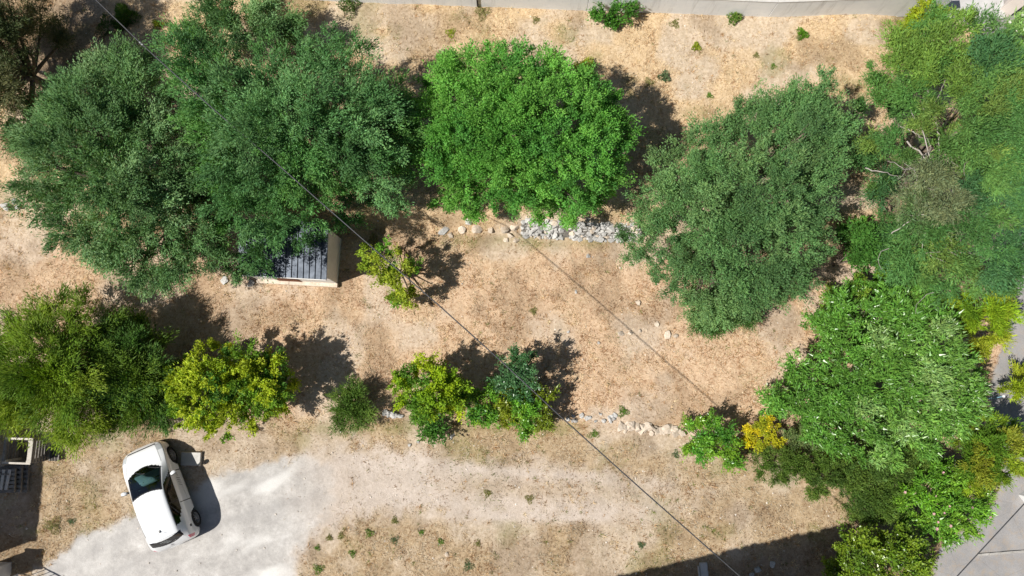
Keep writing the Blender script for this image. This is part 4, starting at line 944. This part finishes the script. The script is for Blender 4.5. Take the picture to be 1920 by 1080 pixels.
    prm = sum(ker[k]*pad[k:k+len(prm)] for k in range(5))
    nseg = 9
    def section(p):
        zt, wr, ze, wb_, zb, wm, zm, ws, zsill = p
        K = np.array([(0, zt), (wr*.62, zt-(zt-ze)*.28), (wr, ze), (wb_, zb), (wm, zm), (ws, zsill+.04), (0, zsill)])
        Kx = np.vstack([(-K[1][0], K[1][1]), K, (-K[-2][0], K[-2][1])]); out = []
        for s in range(6):
            p0, p1, p2, p3 = Kx[s], Kx[s+1], Kx[s+2], Kx[s+3]; ten = .5 if s not in (2,) else .25
            for i in range(nseg):
                u = i/nseg; m1 = (p2-p0)*ten; m2 = (p3-p1)*ten
                if s in (1, 2): m1 = m1*.6; m2 = m2*.6
                out.append((2*u**3-3*u**2+1)*p1+(u**3-2*u**2+u)*m1+(-2*u**3+3*u**2)*p2+(u**3-u**2)*m2)
        out.append(K[-1]); return np.array(out)
    G = np.array([section(p) for p in prm])              # nx, nt, 2
    nx, ntt = G.shape[:2]
    # pull the nearest grid points onto the glass edges so that the panes have clean outlines
    X2 = np.repeat(xs[:, None], ntt, 1)
    for j in range(int(nseg*2.3)+1):
        curves = [lambda y, w: -1.71+.10*(y/.56)**2, lambda y, w: -1.515+.11*(y/.56)**2]
        if j <= nseg*2: curves += [lambda y, w: 1.16-.24*(y/w)**2, lambda y, w: .24-.12*(y/w)**2]
        for fc in curves:
            dlt = np.array([xs[i]-fc(G[i, j, 0], max(prm[i, 1], .1)) for i in range(nx)]); i = int(np.argmin(abs(dlt)))
            if 1 < i < nx-2:
                nx_ = xs[i]-dlt[i]; row = np.array([np.interp(-nx_, -xs, G[:, j, k]) for k in range(2)])
                X2[i, j] = nx_; G[i, j] = row
    V = []; idx = {}
    def vid(i, j, s):
        if j == 0 or j == ntt-1: s = 1
        k = (i, j, s)
        if k not in idx: idx[k] = len(V); V.append((X2[i, j], s*G[i, j, 0], G[i, j, 1]))
        return idx[k]
    groups = {}
    def cls(i, j, s):
        # which panel of the body shell a face belongs to
        x = (X2[i, j]+X2[i+1, j]+X2[i, j+1]+X2[i+1, j+1])/4; tt = (j+.5)/nseg; y = (G[i, j, 0]+G[i, j+1, 0])/2; z = (G[i, j, 1]+G[i, j+1, 1])/2
        wtop = prm[i, 1]
        for wx in (1.19, -1.24):
            if abs(x-wx) < .36 and y > .45 and math.hypot(x-wx, z-.31) < .355: return None
        yy = y/max(wtop, .1)
        if tt < 2.0 and y < wtop*.965:
            f0 = 1.16-.24*yy**2; f1 = .24-.12*yy**2
            if f1 < x < f0:
                edge = min(x-f1, f0-x, (.965-yy)*.6)
                return 'windshield_rim' if edge < .045 else 'windshield'

        yr = y/.56
        if tt < 2.30 and -1.71+.10*yr**2 < x < -1.515+.11*yr**2: return 'rear_window'
        if 2.0 < tt < 3.05:
            u = tt-2.0
            front = .80-.58*(1-u); back = -1.23+.10*(u)
            if back < x < front and .10 < u < .93 and u < .93-.42*smooth(-.55, -1.2, x)*1.0: 
                return 'side_window_rim' if (abs(x+.42) < .03 or u < .17 or x > front-.05) else 'side_window'
        if 2.55 < tt < 3.85 and -1.80 < x < -1.69: return 'tail_light'
        if 2.15 < tt < 3.15 and 1.52 < x < 1.765: return 'headlight'
        if x > 1.845 and z < .50: return 'grille'
        if tt < 2.3 and 1.765 < x < 1.80: return 'bonnet_gap'
        if tt > 4.75: return 'underbody'
        if 2.95 < tt < 4.8 and (abs(x-.62) < .012 or abs(x+.52) < .012): return 'door_gap'
        if (1.9 < tt < 2.12 and 1.10 < x < 1.82) or (tt < 1.9 and -1.452 < x < -1.437): return 'panel_gap'
        return 'body'
    for i in range(nx-1):
        for j in range(ntt-1):
            for s in (1, -1):
                c_ = cls(i, j, s)
                if c_ is None: continue
                q = [vid(i, j, s), vid(i+1, j, s), vid(i+1, j+1, s), vid(i, j+1, s)]
                if s == 1: q = q[::-1]
                q2 = []
                for a in q:
                    if a not in q2: q2.append(a)
                side = s if c_ in ('side_window', 'side_window_rim', 'tail_light', 'headlight', 'door_gap') else 0
                groups.setdefault((c_, side), []).append(q2)
    # end caps
    for i, rev in ((0, False), (nx-1, True)):
        ring = [vid(i, j, 1) for j in range(ntt)]+[vid(i, j, -1) for j in range(ntt-2, 0, -1)]
        groups.setdefault(('grille' if i == 0 else 'body', 0), []).append(ring if rev else ring[::-1])
    mats = dict(body=paint, windshield=gl, windshield_rim=black, rear_window=dgl, side_window=gls, side_window_rim=black, tail_light=red, headlight=lampm, grille=black, bonnet_gap=black, underbody=black, door_gap=black, panel_gap=gapm)
    objs = {}
    for (c_, side), fs in sorted(groups.items()):
        used = sorted({a for f in fs for a in f}); mp = {a: k for k, a in enumerate(used)}
        me = bpy.data.meshes.new(c_); me.from_pydata([V[a] for a in used], [], [[mp[a] for a in f] for f in fs]); me.materials.append(mats[c_])
        me.polygons.foreach_set('use_smooth', np.ones(len(fs), bool)); me.update()
        par = car
        if c_ == 'windshield_rim': par = objs.get(('windshield', 0), car)
        if c_ == 'side_window_rim': par = objs.get(('side_window', side), car)
        if c_ in ('bonnet_gap', 'door_gap', 'underbody', 'panel_gap'): par = objs.get(('body', 0), car)
        objs[(c_, side)] = link(c_, me, None, par)
    body = objs[('body', 0)]
    # wheels
    for wx in (1.19, -1.24):
        for s in (1, -1):
            wo = bpy.data.objects.new('wheel', None); COL.objects.link(wo); wo.parent = car; wo.location = (wx, s*.735, .31); wo.empty_display_size = .1
            bm = bmesh.new(); lathe(bm, [(-.09, .20), (-.10, .28), (-.085, .305), (-.04, .312), (.04, .312), (.085, .305), (.10, .28), (.09, .20)], 28); link('tyre', bm_mesh(bm, 'tyre', True), rub, wo)
            bm = bmesh.new()
            rg = lathe(bm, [(s*.085, .205), (s*.075, .185), (s*.03, .175)], 28)
            for k in range(9):
                a = 2*pi*k/9; M = Matrix.Rotation(-a, 4, 'Y'); box(bm, (.10, s*.07, 0), (.175, .02, .028), M)
            lathe(bm, [(s*.088, .001), (s*.088, .04), (s*.06, .045)], 14)
            link('rim', bm_mesh(bm, 'rim'), alloy, wo)
            bm = bmesh.new(); rg = lathe(bm, [(s*-.05, .001), (s*-.05, .2)], 20); link('brake_disc', bm_mesh(bm, 'brake_disc'), inter, wo)
            bm = bmesh.new(); lathe(bm, [(s*.10, .365), (-s*.22, .365), (-s*.22, .001)], 24, 'y', (0, 0, 0))
            bmesh.ops.delete(bm, geom=[v for v in bm.verts if v.co.z < -.13], context='VERTS')
            aw = link('wheel_arch', bm_mesh(bm, 'wheel_arch', True), black, car); aw.location = wo.location
    # mirrors, antenna, fuel cap, badge, wiper
    for s in (1, -1):
        bm = bmesh.new(); bmesh.ops.create_uvsphere(bm, u_segments=14, v_segments=8, radius=.5)
        for v in bm.verts:
            v.co = Vector((v.co.x*.15, v.co.y*.24, v.co.z*.15)); v.co.x += -abs(v.co.y)*.1
        m_ = link('wing_mirror', bm_mesh(bm, 'wing_mirror', True), paint, car); m_.location = (.55, s*.93, .99); m_.rotation_euler = (0, 0, -s*.18)
        bm = bmesh.new(); box(bm, (0, -s*.09, -.05), (.07, .12, .035)); link('mirror_arm', bm_mesh(bm, 'mirror_arm'), black, m_)
        bm = bmesh.new(); box(bm, (-.07, 0, 0), (.012, .18, .10)); link('mirror_glass', bm_mesh(bm, 'mirror_glass'), dgl, m_)
        box_obj('door_handle', (-.40, s*.815, .78), (.18, .03, .025), paint, body, .006)
    an = bpy.data.objects.new('antenna', None); COL.objects.link(an); an.parent = car; an.location = (-1.18, 0, 1.43)
    box_obj('antenna_base', (0, 0, .015), (.09, .05, .035), black, an, .008); tube_obj('antenna_rod', [(np.array([(0, 0, .03), (-.12, 0, .22)]), [.006, .004])], black, an, 6)
    bm = bmesh.new(); lathe(bm, [(0, .001), (0, .055)], 18); fc = link('fuel_cap', bm_mesh(bm, 'fuel_cap'), black, body); fc.location = (-1.40, -.797, .84); fc.rotation_euler = (-.18, 0, 0)
    bm = bmesh.new(); lathe(bm, [(0, .001), (.004, .035), (0, .05)], 18, 'z'); bd = link('badge', bm_mesh(bm, 'badge'), alloy, body); bd.location = (-1.775, 0, .95); bd.rotation_euler = (0, radians(-62), 0)
    tube_obj('rear_wiper', [(np.array([(-1.70, .02, 1.075), (-1.66, -.2, 1.135), (-1.645, -.36, 1.14)]), [.012, .01, .008])], black, car, 6)
    for y0_ in (.35, -.2): tube_obj('wiper', [(np.array([(1.08, y0_, 1.005), (.95, y0_-.25, 1.085), (.90, y0_-.40, 1.11)]), [.011, .009, .007])], black, car, 6)
    # printed lettering strokes on the door and rear glass
    rr = random.Random(2)
    def side_z(x, z): 
        i = int(np.argmin(abs(xs-x))); row = G[i]; sel = slice(nseg*2, nseg*5); j = int(np.argmin(abs(row[sel, 1]-z))); return row[sel][j, 0]
    def stroke(x0, z0, x1, z1, w):
        bm = bmesh.new(); vs_ = []
        d = Vector((x1-x0, z1-z0)).normalized(); nrm = Vector((-d.y, d.x))*w/2
        for (x_, z_) in ((x0+nrm.x, z0+nrm.y), (x1+nrm.x, z1+nrm.y), (x1-nrm.x, z1-nrm.y), (x0-nrm.x, z0-nrm.y)):
            vs_.append(bm.verts.new((x_, -side_z(x_, z_)-.004, z_)))
        bm.faces.new(vs_); link('door_lettering', bm_mesh(bm, 'door_lettering'), inter, body)
    for k in range(4): stroke(.36-k*.085, .72, .30-k*.085, .50, .016)
    for k in range(6): stroke(.60-k*.035, .66-.008*k, .585-k*.035, .60-.008*k, .012)
    for k in range(12): stroke(.02-k*.048, .54-.002*k, .005-k*.048, .49+.02*rr.random(), .013)
    for k in range(3):
        m = box_obj('window_lettering', (0, 0, 0), (.012, .28-.05*k, .004), dash, objs[('rear_window', 0)])
        x_ = -1.56-k*.035; i = int(np.argmin(abs(xs-x_))); m.location = (x_-.004, .08-.06*k, G[i, 0, 1]+.004); m.rotation_euler = (0, radians(-52), 0)
    # interior
    box_obj('floor_pan', (-.3, 0, .30), (2.4, 1.35, .06), inter, car)
    d_ = box_obj('dashboard', (.78, 0, .82), (.52, 1.30, .16), dash, car, .04)
    box_obj('dash_top', (.98, 0, .905), (.1, 1.15, .02), inter, d_)
    for y_ in (-.35, 0, .3): box_obj('vent', (.66, y_, .904), (.04, .18, .015), black, d_)
    bm = bmesh.new(); 
    V_, F_ = tube_arrays([(np.array([(.16*cos(a)*.35+.42, .33+.18*cos(a), .90+.18*sin(a)) for a in np.linspace(0, 2*pi, 20)]), np.full(20, .014))], 6); link('steering_wheel', np_mesh('steering_wheel', V_, F_, black, smooth_=True), None, car); bm.free()
    for y_ in (-.36, .36):
        st_ = bpy.data.objects.new('seat', None); COL.objects.link(st_); st_.parent = car; st_.location = (0, y_, 0)
        box_obj('cushion', (-.05, 0, .50), (.5, .48, .16), seatm, st_, .05); box_obj('backrest', (-.38, 0, .80), (.14, .46, .56), seatm, st_, .05); box_obj('headrest', (-.44, 0, 1.16), (.1, .26, .16), seatm, st_, .04)
    bn = bpy.data.objects.new('rear_bench', None); COL.objects.link(bn); bn.parent = car
    box_obj('cushion', (-.92, 0, .52), (.45, 1.2, .16), seatm, bn, .05); box_obj('backrest', (-1.2, 0, .82), (.14, 1.2, .55), seatm, bn, .05)
    box_obj('number_plate', (-1.862, 0, .60), (.02, .5, .11), lampm, car, .003)
    return car
build_car()
